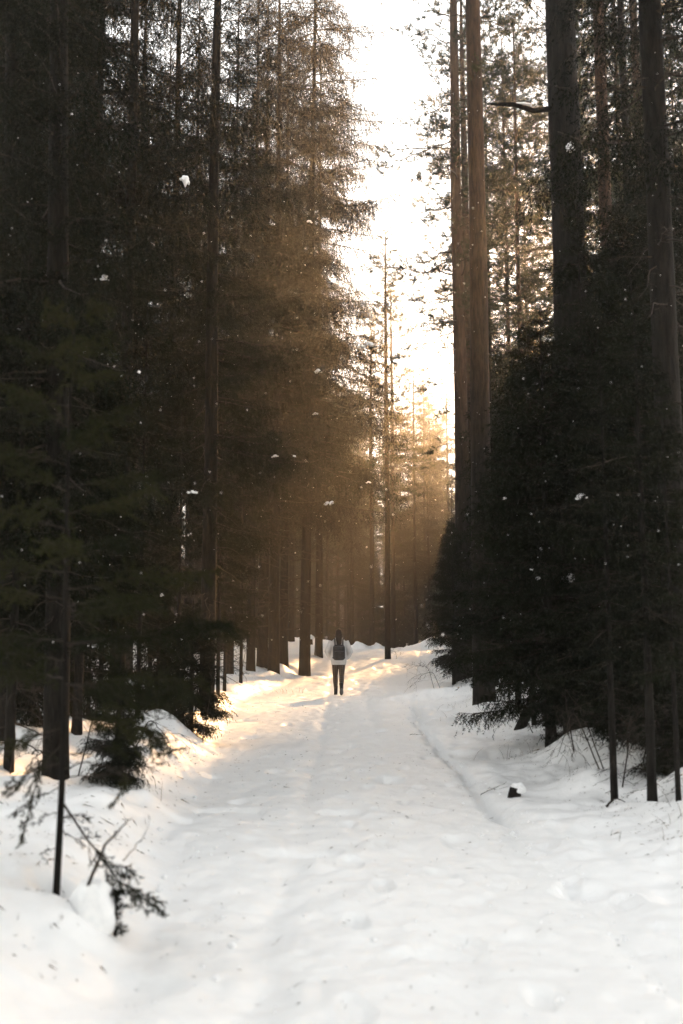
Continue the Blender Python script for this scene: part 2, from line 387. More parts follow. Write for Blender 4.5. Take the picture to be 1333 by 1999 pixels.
def pine_branch(L, seed, tufts=1.0):
    rg = np.random.default_rng(seed); g = Geo(); t = np.linspace(0, 1, 9)
    P = np.stack([L * t, np.cumsum(rg.normal(size=9) * 0.035) * L, L * (0.18 * t - 0.28 * t * t) + np.cumsum(rg.normal(size=9) * 0.022) * L], 1); P[0] = 0
    g.add(*tube(P, 0.004 + 0.010 * L * (1 - t), 3), 0)
    A0, A1 = [], []; tips = [P[-1]]; td = [norm(P[-1] - P[-2])]
    for k in range(int(L * 10)):
        u = rg.uniform(0.22, 1); c = np.array([np.interp(u, t, P[:, i]) for i in range(3)]); sd = rg.choice([-1, 1])
        an = R(rg.uniform(25, 70)); ls = L * rg.uniform(0.12, 0.36) * (1.1 - 0.55 * u)
        h = np.array([math.cos(an), sd * math.sin(an), rg.normal() * 0.25 + 0.05])
        m = c + h * ls * 0.55 + np.array([0, 0, -0.06 * ls]); e = m + norm(h + np.array([0, 0, 0.35])) * ls * 0.45
        A0 += [c, m]; A1 += [m, e]; tips.append(e); td.append(norm(e - m))
        for q in range(rg.integers(1, 4)):
            v = c + (e - c) * rg.uniform(0.3, 0.95); w = v + norm(rg.normal(size=3) * 0.7 + h + [0, 0, 0.3]) * ls * rg.uniform(0.2, 0.45)
            A0.append(v); A1.append(w); tips.append(w); td.append(norm(w - v))
    g.add(*spines(A0, A1, 0.012, rg), 0)
    tips = np.array(tips); td = np.array(td); keep = rg.random(len(tips)) < tufts; tips = tips[keep]; td = td[keep]
    if len(tips):
        P0 = tips - td * rg.uniform(0.07, 0.17, (len(tips), 1)); g.add(*needles(P0, tips + td * 0.02, 0.0065, 0.085, 0.011, rg, 0.75), 1)
    return g.arrays() + (P,)

def place_branches(items, g, stems):
    """items: (template, scale, azimuth, pitch, xyz)"""
    for (V, T, M, P), s, az, pt, o in items:
        ca, sa, cp, sp = math.cos(az), math.sin(az), math.cos(pt), math.sin(pt)
        Rm = np.array([[ca, -sa, 0], [sa, ca, 0], [0, 0, 1]]) @ np.array([[cp, 0, -sp], [0, 1, 0], [sp, 0, cp]])
        W = (V * s) @ Rm.T + o
        g.V.append(W); g.T.append(T + g.n); g.M.append(M); g.n += len(W)
        stems.append((P * s) @ Rm.T + o)

def pick(bank, L, rg):
    ks = sorted(bank, key=lambda k: abs(k - L))[:1]; k = ks[0]
    v = bank[k][rg.integers(len(bank[k]))]; return v, L / k

def sp_bank(pend, full, fine, lens, n, seed):
    return {L: [spruce_branch(L, seed + 31 * i + int(L * 100), pend, full, fine) for i in range(n)] for L in lens}
BANK = sp_bank(1.0, 1.0, 0.8, (0.6, 1.2, 1.9, 2.7), 3, 100)
BANK_Y = sp_bank(0.45, 1.0, 1.15, (0.35, 0.7, 1.1, 1.7), 3, 900)
BARE = {L: [bare_branch(L, 50 + i + int(L * 10)) for i in range(3)] for L in (0.6, 1.2, 1.9)}
PINE = {L: [pine_branch(L, 70 + i + int(L * 10)) for i in range(3)] for L in (0.8, 1.6, 2.4)}
PINE_S = {L: [pine_branch(L, 170 + i + int(L * 10), 0.45) for i in range(3)] for L in (0.8, 1.6, 2.4)}

def spruce_crown(seed, H=24.0, z0=5.0, Lmax=2.7, step=0.42, per=5, bank=None, bare_from=1.2, bare_n=26, taper=0.75, keep=1.0, pitch0=-12, pitch1=28, minL=0.25):
    rg = np.random.default_rng(seed); g = Geo(); stems = []; it = []
    bank = bank or BANK
    z = z0
    while z < H - 0.15:
        t = (z - z0) / (H - z0); L = Lmax * (1 - t) ** taper * min(1, 0.72 + 2.2 * t) + minL * (1 - t * 0.6)
        for k in range(per):
            if rg.random() > keep: continue
            l = L * rg.uniform(0.65, 1.12); b, s = pick(bank, l, rg)
            it.append((b, s, rg.uniform(0, 2 * math.pi), R(pitch0 + (pitch1 - pitch0) * t + rg.normal() * 6), np.array([0, 0, z + rg.uniform(-0.5, 0.5) * step])))
        z += step * rg.uniform(0.8, 1.2) * (1 - 0.45 * t)
    for k in range(bare_n):
        z = rg.uniform(bare_from, z0 + 1.5); l = rg.uniform(0.5, 1.0) * Lmax * 0.62; b, s = pick(BARE, l, rg)
        it.append((b, s, rg.uniform(0, 2 * math.pi), R(rg.normal() * 10 - 4), np.array([0, 0, z])))
    place_branches(it, g, stems)
    return g, stems

def pine_crown(seed, H=25.0, z0=13.0, Lmax=2.6, n=90, sparse_from=8.5, ns=14):
    rg = np.random.default_rng(seed); g = Geo(); stems = []; it = []
    for k in range(n):
        t = (k + rg.random()) / n; z = z0 + (H - z0) * t
        l = (Lmax * (1 - t) ** 0.55 * min(1, 0.65 + 2 * t) + 0.4) * rg.uniform(0.65, 1.1); b, s = pick(PINE, l, rg)
        it.append((b, s, rg.uniform(0, 6.283), R(-6 + 45 * t + rg.normal() * 9), np.array([0, 0, z])))
    for k in range(ns):
        z = rg.uniform(sparse_from, z0 + 2); b, s = pick(PINE_S if rg.random() < 0.6 else BARE, rg.uniform(0.6, 2.0), rg)
        it.append((b, s, rg.uniform(0, 6.283), R(rg.normal() * 12 - 3), np.array([0, 0, z])))
    place_branches(it, g, stems)
    return g, stems

def trunk_mesh(name, H, r0, m, seed, sides=18, lean=0.0, power=0.85, detail=1.0):
    rg = np.random.default_rng(seed)
    zs = np.concatenate([np.array([-0.35, -0.1, 0.0, 0.12, 0.28, 0.5, 0.8, 1.2]), np.linspace(1.7, H, max(6, int(H * 1.7 * detail)))])
    n = len(zs); th = np.arange(sides) * 2 * math.pi / sides
    t = np.clip(zs / H, 0, 1); r = r0 * (1 - t) ** power + 0.006
    flare = 1 + (0.16 if r0 > 0.07 else 0.05) * np.exp(-np.clip(zs, 0, None) / 0.28)
    wob = 1 + 0.05 * fbm(np.add.outer(zs * 2.3, np.zeros(sides)) + seed, np.tile(np.cos(th) * 2 + np.sin(th) * 3.1, (n, 1)) + seed * 1.7, 3)
    root = 1 + 0.07 * np.exp(-np.clip(zs, 0, None) / 0.25)[:, None] * np.cos(5 * th + seed)[None]
    rad = (r * flare)[:, None] * wob * root
    cx = lean * zs + 0.05 * r0 * 8 * (fbm(zs * 0.13 + seed, seed * 0.31, 2)) * sstep(0, 4, zs)
    cyy = 0.05 * r0 * 8 * (fbm(zs * 0.13 - seed, seed * 0.77, 2)) * sstep(0, 4, zs)
    V = np.stack([cx[:, None] + rad * np.cos(th), cyy[:, None] + rad * np.sin(th), np.broadcast_to(zs[:, None], rad.shape)], -1).reshape(-1, 3)
    i = np.arange(n - 1)[:, None] * sides; j = np.arange(sides)[None]; k = (j + 1) % sides
    T = np.stack([i + j, i + k, i + sides + k, i + sides + j], -1).reshape(-1, 4)
    return tri_mesh(name, V, T, [m], None, True)

print('building crowns')
VAR = {}
def variant(key, gs, mats, H):
    g, stems = gs; me = g.mesh('crown_' + key, mats); VAR[key] = dict(mesh=me, stems=stems, H=H, tris=len(me.polygons))
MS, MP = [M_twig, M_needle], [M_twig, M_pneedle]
variant('spruce_a', spruce_crown(1, 24, 5.0, 2.6, 0.78, 5), MS, 24)
variant('spruce_b', spruce_crown(2, 24, 6.2, 2.9, 0.84, 5, bare_n=34), MS, 24)
variant('spruce_c', spruce_crown(3, 24, 7.5, 2.3, 0.62, 4, bare_n=40), MS, 24)
variant('spruce_big', spruce_crown(5, 24, 5.0, 3.2, 0.88, 6, taper=0.42, bare_n=34, pitch0=-10, pitch1=6), MS, 24)
variant('spruce_open', spruce_crown(4, 24, 4.2, 2.4, 0.85, 4, keep=0.7), MS, 24)
variant('young_a', spruce_crown(11, 7, 0.9, 1.45, 0.22, 5, BANK_Y, 0.3, 12, 0.8, 1, -10, 35, 0.12), MS, 7)
variant('young_b', spruce_crown(12, 7, 0.7, 1.7, 0.25, 5, BANK_Y, 0.3, 10, 0.7, 1, -14, 30, 0.12), MS, 7)
variant('small', spruce_crown(13, 3, 0.15, 0.95, 0.13, 5, BANK_Y, 0.1, 4, 0.8, 1, -8, 38, 0.1), MS, 3)
variant('lifted', spruce_crown(16, 7, 1.9, 1.6, 0.25, 5, BANK_Y, 0.3, 24, 0.75, 1, -12, 30, 0.12), MS, 7)
variant('slender', spruce_crown(14, 8, 1.0, 0.95, 0.30, 4, BANK_Y, 0.3, 10, 0.8, 0.8, -14, 25, 0.12), MS, 8)
variant('pole', spruce_crown(15, 9, 3.0, 0.95, 0.35, 4, BANK_Y, 0.35, 60, 0.7, 0.8, -14, 20, 0.12), MS, 9)
variant('pine_a', pine_crown(21, 25, 11.5, 2.8, 96), MP, 25)
variant('pine_b', pine_crown(22, 25, 9.5, 2.3, 96, 6.5), MP, 25)
variant('pine_bare', pine_crown(23, 25, 15.5, 2.5, 46, 9.0, 20), MP, 25)
variant('pine_stub', pine_crown(24, 25, 17.5, 1.5, 24, 11.0, 16), MP, 25)
print({k: v['tris'] for k, v in VAR.items()}, sum(v['tris'] for v in VAR.values()))

TRUNKS = {}
STEMS = []          # stem lines in the world, for the snow that lies on boughs
N_TREE = [0]
def tree(name, kind, pos, H, dia, label, cat='tree', group=None, rz=None, lean=0.0, shared=False, keep_stems=False, power=None, bark=None):
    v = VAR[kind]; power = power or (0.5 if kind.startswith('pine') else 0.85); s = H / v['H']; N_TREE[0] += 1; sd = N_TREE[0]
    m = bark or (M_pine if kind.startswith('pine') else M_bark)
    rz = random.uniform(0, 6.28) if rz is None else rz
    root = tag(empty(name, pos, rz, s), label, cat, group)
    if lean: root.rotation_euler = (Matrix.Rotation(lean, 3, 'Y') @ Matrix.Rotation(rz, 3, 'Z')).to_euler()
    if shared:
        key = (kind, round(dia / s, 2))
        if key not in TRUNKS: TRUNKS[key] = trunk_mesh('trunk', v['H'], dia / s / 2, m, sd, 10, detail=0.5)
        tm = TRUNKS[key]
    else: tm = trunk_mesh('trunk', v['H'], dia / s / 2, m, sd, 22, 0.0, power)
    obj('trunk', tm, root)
    c = obj('crown', v['mesh'], root)
    if keep_stems:
        ca, sa = math.cos(rz), math.sin(rz)
        for P in v['stems']:
            Q = P[2:] * s; STEMS.append((np.stack([Q[:, 0] * ca - Q[:, 1] * sa, Q[:, 0] * sa + Q[:, 1] * ca, Q[:, 2]], 1) + np.array(pos)))
    return root

taken = []
def T(name, kind, px, d, H, dia, label, group=None, **kw):
    p = base(px, d); taken.append((p.x, p.y))
    return tree(name, kind, p, H, dia, label, 'tree', group, **kw)

# ------------------------------------------------------------------ trees to the right of the path
T('pine_tree', 'pine_stub', 946, 19.4, 27, 0.42, 'tall pine with bare reddish-brown trunk, right of the path beside the double trunks', rz=0.4)
T('pine_tree', 'pine_b', 906, 29.0, 27, 0.46, 'tall pine whose thin half-bare boughs reach left into the bright sky gap', rz=3.6)
T('pine_tree', 'pine_bare', 921, 37.0, 27, 0.44, 'pine trunk squeezed between two nearer pine trunks right of the sky gap', rz=1.2)
T('pine_tree', 'pine_stub', 1140, 13.0, 25, 0.47, 'thickest dark trunk on the right, with a snowy broken dead branch stub', rz=2.0, keep_stems=True, power=0.33, bark=M_bark)
T('pine_tree', 'pine_stub', 1216, 16.5, 25, 0.25, 'slimmer trunk just right of the thickest trunk, glowing orange at its edge', rz=5.0)
T('spruce_tree', 'spruce_c', 1335, 9.4, 19, 0.26, 'black trunk cut by the right edge of the picture', rz=0.9, keep_stems=True, power=0.4)
T('spruce_tree', 'spruce_open', 1262, 17.5, 17, 0.2, 'spruce whose hanging boughs fill the gap right of the thickest trunk', rz=4.9, keep_stems=True, power=0.5)
T('spruce_tree', 'spruce_open', 1425, 11.5, 17, 0.22, 'boughs of a spruce added past the right edge to darken it', rz=3.4, power=0.5)  # added mostly out of view, its boughs darken the right edge
T('pine_tree', 'pine_b', 1290, 22, 27, 0.24, 'dark pine behind the black trunk at the right edge', rz=2.9)
T('pine_tree', 'pine_b', 1030, 36, 25, 0.22, 'thin straight pine, the right one of a slim pair against bright sky', rz=0.2)
T('pine_tree', 'pine_b', 1006, 40, 25, 0.22, 'thin straight pine, the left one of a slim pair against bright sky', rz=2.2)
T('young_spruce', 'young_a', 886, 28.0, 4.6, 0.10, 'bushy young spruce at the foot of the pines, reaching over the path', rz=1.0, keep_stems=True)
T('young_spruce', 'slender', 969, 21.0, 8.2, 0.09, 'slender young spruce with a pointed tip right of the bare pine trunks', rz=0.5, keep_stems=True)
T('young_spruce', 'young_b', 1076, 12.2, 5.4, 0.12, 'broad dark young spruce in front of the thickest trunk', rz=1.7, keep_stems=True)
T('young_spruce', 'young_a', 1180, 11.2, 5.0, 0.10, 'dark young spruce right of the thickest trunk', rz=2.7, keep_stems=True)
T('young_spruce', 'young_b', 1268, 10.4, 5.0, 0.10, 'dark young spruce just left of the trunk at the right edge', rz=0.3, keep_stems=True)
T('young_spruce', 'young_a', 1012, 17.0, 5.6, 0.10, 'shadowed young spruce between the slender spruce and the broad one', rz=4.4, keep_stems=True)
T('young_spruce', 'young_b', 1125, 17.5, 7.0, 0.13, 'taller young spruce half hidden behind the thickest trunk', rz=3.3)
T('young_spruce', 'young_a', 1250, 15.0, 8.0, 0.12, 'tall shadowed young spruce behind the front row on the right', rz=5.2)
T('young_spruce', 'young_b', 1330, 13.5, 8.2, 0.12, 'shadowed young spruce behind the trunk at the right edge', rz=5.9)
T('young_spruce', 'small', 1240, 9.8, 1.5, 0.05, 'knee-high dark spruce between the two thin stems on the right bank', rz=0.8)
T('young_spruce', 'small', 1303, 9.2, 1.3, 0.05, 'knee-high dark spruce at the foot of the right edge trunk', rz=1.8)
T('young_spruce', 'small', 1118, 11.6, 1.5, 0.05, 'knee-high dark spruce at the foot of the thickest trunk', rz=2.8)
T('spruce_pole', 'pole', 1043, 14.6, 6.0, 0.07, 'thin dark spruce stem beside the leaning mossy stub', rz=0.1)
T('spruce_pole', 'pole', 1200, 8.7, 4.0, 0.06, 'thin dark stem behind the bare twigs on the right bank', rz=1.1)
T('spruce_pole', 'pole', 1274, 8.1, 4.2, 0.072, 'thin dark stem standing nearest on the right bank', rz=2.1)
T('spruce_pole', 'pole', 1325, 7.9, 3.4, 0.04, 'spindly stem at the right edge close to the litter-strewn snow', rz=2.6)
T('spruce_pole', 'pole', 1160, 12.0, 7.0, 0.06, 'thin stem in the shade right behind the thickest trunk foot', rz=4.1)

# ------------------------------------------------------------------ trees to the left of the path
T('spruce_tree', 'spruce_a', 108, 8.6, 13.5, 0.21, 'black trunk rising behind the blurred foreground sapling', rz=0.6, keep_stems=True, power=0.4, lean=-0.03)
T('spruce_tree', 'spruce_b', 44, 13.0, 15, 0.22, 'dark trunk with snow showing at its foot near the left edge', rz=1.9, keep_stems=True, power=0.5, lean=-0.03)
T('spruce_tree', 'spruce_a', 8, 10.3, 14, 0.20, 'black trunk at the left edge of the picture', rz=2.4, keep_stems=True, power=0.4, lean=-0.03)
T('spruce_tree', 'spruce_c', 75, 19, 18, 0.16, 'slim trunk between the two black trunks at upper left', rz=0.2, power=0.6)
T('spruce_tree', 'spruce_b', 225, 15.5, 16, 0.24, 'dark spruce between the sapling trunk and the bushy little spruce', rz=3.0, keep_stems=True, power=0.5)
T('spruce_tree', 'spruce_a', 402, 17.0, 17, 0.26, 'big dark spruce rising behind the bushy little spruce beside the path', rz=4.0, keep_stems=True, power=0.5)
T('spruce_tree', 'spruce_b', 320, 21.5, 19, 0.24, 'dark spruce deep in the left stand, left of the big one', rz=5.1, keep_stems=True, power=0.6)
T('spruce_tree', 'spruce_a', 448, 29.0, 23, 0.22, 'slim spruce at the left end of the row of trunks beside the path', rz=1.4)
T('spruce_tree', 'spruce_b', 489, 31.0, 24, 0.27, 'spruce in the trunk row with the widest gap on its right', rz=2.2, keep_stems=True)
T('spruce_tree', 'spruce_c', 512, 32.5, 24, 0.36, 'thick pale trunk in the row left of the walker', rz=0.9)
T('spruce_tree', 'spruce_big', 534, 31.5, 27, 0.34, 'darkest thick trunk in the row left of the walker', rz=3.7, keep_stems=True)
T('spruce_tree', 'spruce_c', 553, 33.5, 24, 0.30, 'trunk touching the darkest one in the row left of the walker', rz=1.8)
T('spruce_tree', 'spruce_big', 594, 33.0, 29, 0.36, 'spruce nearest the walker, its heavy drooping boughs edging the sky gap', rz=4.6, keep_stems=True, lean=0.012)
T('spruce_tree', 'spruce_big', 622, 40.0, 27, 0.30, 'spruce behind the walker-side spruce, its boughs showing in the haze', rz=1.3, keep_stems=True)
T('young_spruce', 'lifted', 292, 19.5, 4.2, 0.09, 'shadowed young spruce standing behind the gap left of the big dark spruce', rz=0.3)
T('young_spruce', 'lifted', 196, 19.0, 4.6, 0.09, 'shadowed young spruce between the two trunks left of the big dark spruce', rz=1.3)
T('young_spruce', 'lifted', 438, 24.0, 4.4, 0.08, 'shadowed young spruce just right of the big dark spruce', rz=2.3)
T('spruce_pole', 'pole', 345, 18.2, 7.5, 0.07, 'thin dead-twigged stem left of the big dark spruce', rz=0.8)
T('spruce_pole', 'pole', 268, 14.0, 6.5, 0.06, 'thin dead-twigged stem above the low dark spruce clump', rz=1.6)
T('spruce_pole', 'pole', 470, 26.5, 8.5, 0.08, 'thin twiggy stem at the left end of the trunk row', rz=2.6)
T('spruce_pole', 'pole', 425, 20.5, 7.5, 0.07, 'thin twiggy stem close right of the big dark spruce', rz=3.6)
T('young_spruce', 'small', 64, 11.2, 1.5, 0.05, 'knee-high dark spruce between the black trunks near the left edge', rz=0.2)
T('young_spruce', 'small', 172, 13.2, 1.7, 0.05, 'knee-high dark spruce behind the sapling trunk', rz=1.2)
T('young_spruce', 'small', 306, 15.2, 1.9, 0.06, 'waist-high dark spruce left of the bushy little spruce', rz=2.2)
T('young_spruce', 'small', 20, 12.2, 1.6, 0.05, 'knee-high dark spruce at the left edge', rz=3.2)
T('young_spruce', 'young_b', 790, 62.0, 9.0, 0.14, 'faded bushy young spruce right of the lone hazy pine', rz=3.9)
T('young_spruce', 'small', 372, 13.6, 1.75, 0.07, 'bushy little spruce on the left bank beside the path', rz=0.7, keep_stems=True)
T('young_spruce', 'small', 228, 8.3, 1.0, 0.08, 'low dark spruce clump behind the foreground sapling', rz=1.9)
T('young_spruce', 'lifted', 150, 11.0, 4.6, 0.10, 'dark young spruce left of the low clump', rz=2.2, keep_stems=True)
T('young_spruce', 'lifted', 16, 8.6, 4.6, 0.08, 'dark young spruce spilling in from the left edge', rz=3.2)

# ------------------------------------------------------------------ trees ahead, in the haze
T('pine_tree', 'pine_b', 757, 40.0, 18.2, 0.24, 'thin hazy pine standing alone on the snow where the path bends', rz=0.4)
T('pine_tree', 'pine_a', 768, 53.0, 20, 0.26, 'pale trunk just right of the lone hazy pine', rz=1.4)
T('pine_tree', 'pine_b', 726, 51.0, 17, 0.27, 'pale slim trunk left of the lone hazy pine', rz=2.4)
T('spruce_tree', 'spruce_b', 812, 54.0, 17, 0.24, 'pale slender tree by the young spruce, faded in golden haze', rz=2.0)
T('spruce_tree', 'spruce_a', 832, 66.0, 19.5, 0.3, 'faded spruce whose tip stands in the bottom of the sky gap', rz=5.0)

g_far = dict(group='hazy trees of the far forest')
L_far = {'spruce': 'faded spruce in the far forest beyond the bend', 'pine': 'faded pine in the far forest beyond the bend'}
g_left = dict(group='shaded spruces deep in the left stand')
g_right = dict(group='backlit pines behind the right stand')
def scatter(n, pxr, dr, sp, fn, tries=4000):
    k = 0
    for _ in range(tries):
        if k >= n: break
        px = random.uniform(*pxr); d = math.sqrt(random.uniform(dr[0] ** 2, dr[1] ** 2)); p = Vector(((px - CX) / FPX * d, d, 0))
        if any((p.x - a) ** 2 + (p.y - b) ** 2 < sp * sp for a, b in taken): continue
        if float(edge_l(d)) - 0.7 < p.x < float(edge_r(d)) + 0.9 and d < 50: continue
        p = base(px, d)
        if fn(px, d, p): taken.append((p.x, p.y)); k += 1
def far(px, d, p):
    kind = random.choice(['spruce_a', 'spruce_b', 'spruce_c', 'pine_a', 'pine_b'])
    H = random.uniform(18, 25)
    if 885 < px < 1120: H = min(H, 15)
    if 640 < px < 905:
        lim = 1.4 + (1250 - (700 if px > 760 else 660) - abs(px - 830) * 0.3) / FPX * d - 0.6
        H = min(H, lim - random.uniform(0, 3))
        if H < 9: return False
    q = kind.split('_')[0]
    tree(q + '_tree', kind, p, H, random.uniform(0.2, 0.34), L_far[q], 'tree', shared=True, **g_far); return True
def lefty(px, d, p):
    kind = random.choice(['spruce_a', 'spruce_b', 'spruce_c'])
    tree('spruce_tree', kind, p, random.uniform(20, 25), random.uniform(0.18, 0.3), 'shaded spruce deep inside the left stand, one of many', 'tree', shared=True, **g_left); return True
def righty(px, d, p):
    kind = random.choice(['pine_a', 'pine_b', 'pine_b', 'pine_a', 'spruce_c'])
    q = kind.split('_')[0]
    tree(q + '_tree', kind, p, random.uniform(25, 31), random.uniform(0.16, 0.27), 'backlit %s behind the front row of the right stand' % q, 'tree', shared=True, **g_right); return True
def lefty_high(px, d, p):
    tree('spruce_tree', random.choice(['spruce_c', 'spruce_b']), p, random.uniform(25, 28), random.uniform(0.18, 0.24), 'shaded spruce deep inside the left stand, one of many', 'tree', shared=True, **g_left); return True
scatter(11, (-80, 400), (13.5, 21), 1.7, lefty_high)
scatter(12, (-60, 250), (17, 30), 2.4, lefty)
scatter(26, (-60, 570), (24, 50), 2.4, lefty)
RS = [(6.3, 41.0, 28, 'pine_a'), (7.6, 44.0, 31, 'pine_a'), (8.6, 38.5, 31, 'pine_a'), (9.6, 50.0, 31, 'pine_a'), (8.7, 29.5, 30, 'pine_b'), (9.2, 32.5, 31, 'pine_a'),
      (11.4, 44.5, 32, 'pine_a'), (11.0, 36.0, 28, 'spruce_c'), (13.0, 51.0, 32, 'pine_a'), (5.0, 57, 10, 'spruce_a'), (6.8, 61, 10.5, 'spruce_a')]
YS = [(4.4, 27, 8.5), (5.6, 29.5, 9.5), (4.6, 32, 9.5), (6.2, 33, 10.5), (5.2, 36, 11), (7.0, 37, 12), (5.9, 40, 12.5), (7.8, 41, 13.5), (6.6, 44.5, 14), (8.6, 46, 15), (7.4, 49, 15.5), (9.6, 51, 17), (8.4, 54, 17), (10.6, 56, 18.5),
      (9.6, 60, 18.5), (11.8, 62, 20), (6.8, 24.5, 8), (8.2, 30, 10.5), (9.0, 35, 12), (5.2, 23.3, 7), (10.4, 42, 14.5), (12.2, 52, 18), (8.6, 25.5, 9), (13.6, 66, 22), (11.4, 67, 21.5)]
for i, (x, y, H) in enumerate(YS):
    x += 0.9 if y < 50 and x < 7 else 0.3
    if y > 47: H = 0.364 * (y - 17.5) + 0.8
    taken.append((x, y))
    tree('young_spruce', ('young_b', 'young_a')[i % 2], (x, y, gz(x, y)), H, 0.15, 'dense shadowy young spruce in the thicket right of the bare pine trunks', 'tree', 'young spruces of the thicket right of the bare pines', shared=True)
for x, y, H, k in RS:
    taken.append((x, y))
    q = k.split('_')[0]
    tree(q + '_tree', k, (x, y, gz(x, y)), H, 0.24, 'shadowy ' + q + ' in the thicket beyond the bare pine trunks', 'tree', 'trees of the thicket beyond the bare pine trunks', shared=True)
FL = [(-5.6, 3.2), (-3.1, 1.4), (-5.0, -0.6), (-3.0, -1.6), (-5.0, -4.0), (-3.0, -5.0), (-5.4, -8.4), (-3.2, -9.0), (5.6, 3.2), (3.2, 1.5), (5.2, -0.6), (3.0, -1.4), (5.2, -3.6), (3.0, -4.8), (5.0, -8.2), (3.2, -9.2), (7.8, 5.0), (-7.6, 5.0), (-7.6, -1.5), (7.4, -1.2), (0.6, -13.5), (-1.7, -12.2), (2.6, -12.6), (-0.6, -16.5), (1.8, -17.0)]  # unseen spruces added beside and behind the camera to shade the scene
for i, (x, y) in enumerate(FL):
    taken.append((x, y))
    tree('spruce_tree', ('spruce_a', 'spruce_b', 'spruce_c')[i % 3], (x, y, gz(x, y)), 21 + i % 4, 0.24, 'unseen spruce added past the picture edges to shade the near path', 'tree', 'unseen spruces added past the picture edges for shade', shared=True)
scatter(22, (960, 1440), (21, 54), 3.2, righty)
def far_young(px, d, p):
    tree('young_spruce', random.choice(['young_a', 'young_b']), p, random.uniform(5, 10), 0.14, 'faded young spruce closing the gaps of the far forest', 'tree', shared=True, group='hazy undergrowth spruces far beyond the bend'); return True
scatter(100, (430, 920), (56, 125), 2.6, far)
scatter(64, (380, 940), (58, 120), 2.0, far_young)
scatter(44, (-60, 420), (40, 95), 2.4, far_young)
scatter(34, (-50, 430), (50, 100), 4.0, far)
scatter(40, (900, 1420), (54, 110), 4.0, far)

# ------------------------------------------------------------------ haze
def haze():
    x0, x1, y0, y1, z0, z1 = -165, 165, -45, 200, -2.0, 34.0
    V = [(x, y, z) for z in (z0, z1) for y in (y0, y1) for x in (x0, x1)]
    T = [(0, 2, 3, 1), (4, 5, 7, 6), (0, 1, 5, 4), (2, 6, 7, 3), (0, 4, 6, 2), (1, 3, 7, 5)]
    m = bpy.data.materials.new('haze'); m.use_nodes = True; m.node_tree.nodes.clear()
    v = m.node_tree.nodes.new('ShaderNodeVolumePrincipled'); o = m.node_tree.nodes.new('ShaderNodeOutputMaterial')
    v.inputs['Color'].default_value = (0.95, 0.90, 0.84, 1); v.inputs['Density'].default_value = HAZE_DENSITY; v.inputs['Anisotropy'].default_value = 0.8
    lk(m, v.outputs['Volume'], o.inputs['Volume'])
    tag(obj('haze', tri_mesh('haze', V, T, [m])), 'pale golden haze hanging between the trees', kind='stuff')
haze()

def loft(rings, sides=20):
    """rings: (cx, cy, cz, rx, ry)"""
    n = len(rings); th = np.arange(sides) * 2 * math.pi / sides
    V = np.array([[(cx + rx * math.cos(a), cyy + ry * math.sin(a), cz) for a in th] for cx, cyy, cz, rx, ry in rings]).reshape(-1, 3)
    i = np.arange(n - 1)[:, None] * sides; j = np.arange(sides)[None]; k = (j + 1) % sides
    A, B, C, D = i + j, i + k, i + sides + k, i + sides + j
    Tt = np.concatenate([np.stack([A, B, C], -1).reshape(-1, 3), np.stack([A, C, D], -1).reshape(-1, 3)])
    V = np.vstack([V, [rings[0][:3]], [rings[-1][:3]]]); c0, c1 = len(V) - 2, len(V) - 1; j = np.arange(sides); k = (j + 1) % sides
    return V, np.vstack([Tt, np.stack([np.full(sides, c0), k, j], -1), np.stack([np.full(sides, c1), (n - 1) * sides + j, (n - 1) * sides + k], -1)])
def ball(c, rx, ry, rz, n=12):
    u = np.linspace(0.02, math.pi - 0.02, n)
    return loft([(c[0], c[1], c[2] - rz * math.cos(a), rx * math.sin(a), ry * math.sin(a)) for a in u])

# ------------------------------------------------------------------ foreground sapling
def line_branch(P, seed, r0=0.006, twig=0.16, t0=0.1, n=16, green=1.0, droop=0.5, sub=3):
    """a branch along the given points with side twigs; needles on the share of it given by green"""
    rg = np.random.default_rng(seed); g = Geo(); P = np.asarray([list(p) for p in P], float)
    t = np.linspace(0, 1, len(P)); tt = np.linspace(0, 1, 14)
    Q = np.stack([np.interp(tt, t, P[:, i]) for i in range(3)], 1); Q[1:-1] = (Q[:-2] + 2 * Q[1:-1] + Q[2:]) / 4; Q[1:] += rg.normal(size=(13, 3)) * 0.003
    g.add(*tube(Q, r0 * (1 - 0.75 * tt), 5), 0)
    A0, A1, N0, N1 = [], [], [], []
    for i in range(13):
        if tt[i] > t0 + (1 - t0) * (1 - green): N0.append(Q[i]); N1.append(Q[i + 1])
    for k in range(n):
        u = t0 + (1 - t0) * (k + rg.random()) / n; c = np.array([np.interp(u, tt, Q[:, i]) for i in range(3)])
        ax = norm(np.array([np.interp(min(1, u + .05), tt, Q[:, i]) - np.interp(max(0, u - .05), tt, Q[:, i]) for i in range(3)]))
        sd = norm(np.cross(ax, [0, 0, 1.0]) + 1e-6) * (1 if k % 2 else -1) + np.array([0, 0, rg.normal() * 0.35])
        ls = twig * rg.uniform(0.5, 1.15) * (1.1 - 0.5 * u)
        m = c + norm(ax * 0.8 + sd) * ls * 0.55; e = m + norm(ax * 0.9 + sd * 0.6 - np.array([0, 0, droop])) * ls * 0.5
        segs = [(c, m), (m, e)]
        for q in range(sub):
            v = c + (m - c) * rg.uniform(0.4, 1) if q % 2 else m + (e - m) * rg.random()
            segs.append((v, v + norm(ax + rg.normal(size=3) * 0.7 - np.array([0, 0, droop * .6])) * ls * rg.uniform(0.25, 0.5)))
        for a, b in segs:
            A0.append(a); A1.append(b)
            if u > t0 + (1 - t0) * (1 - green): N0.append(a); N1.append(b)
    for a, b in zip(A0, A1): g.add(*tube([a, b], [0.0022, 0.0012], 3, False), 0)
    if N0: g.add(*needles(N0, N1, 0.0019, 0.019, 0.0034, rg, 1.0), 1)
    return g

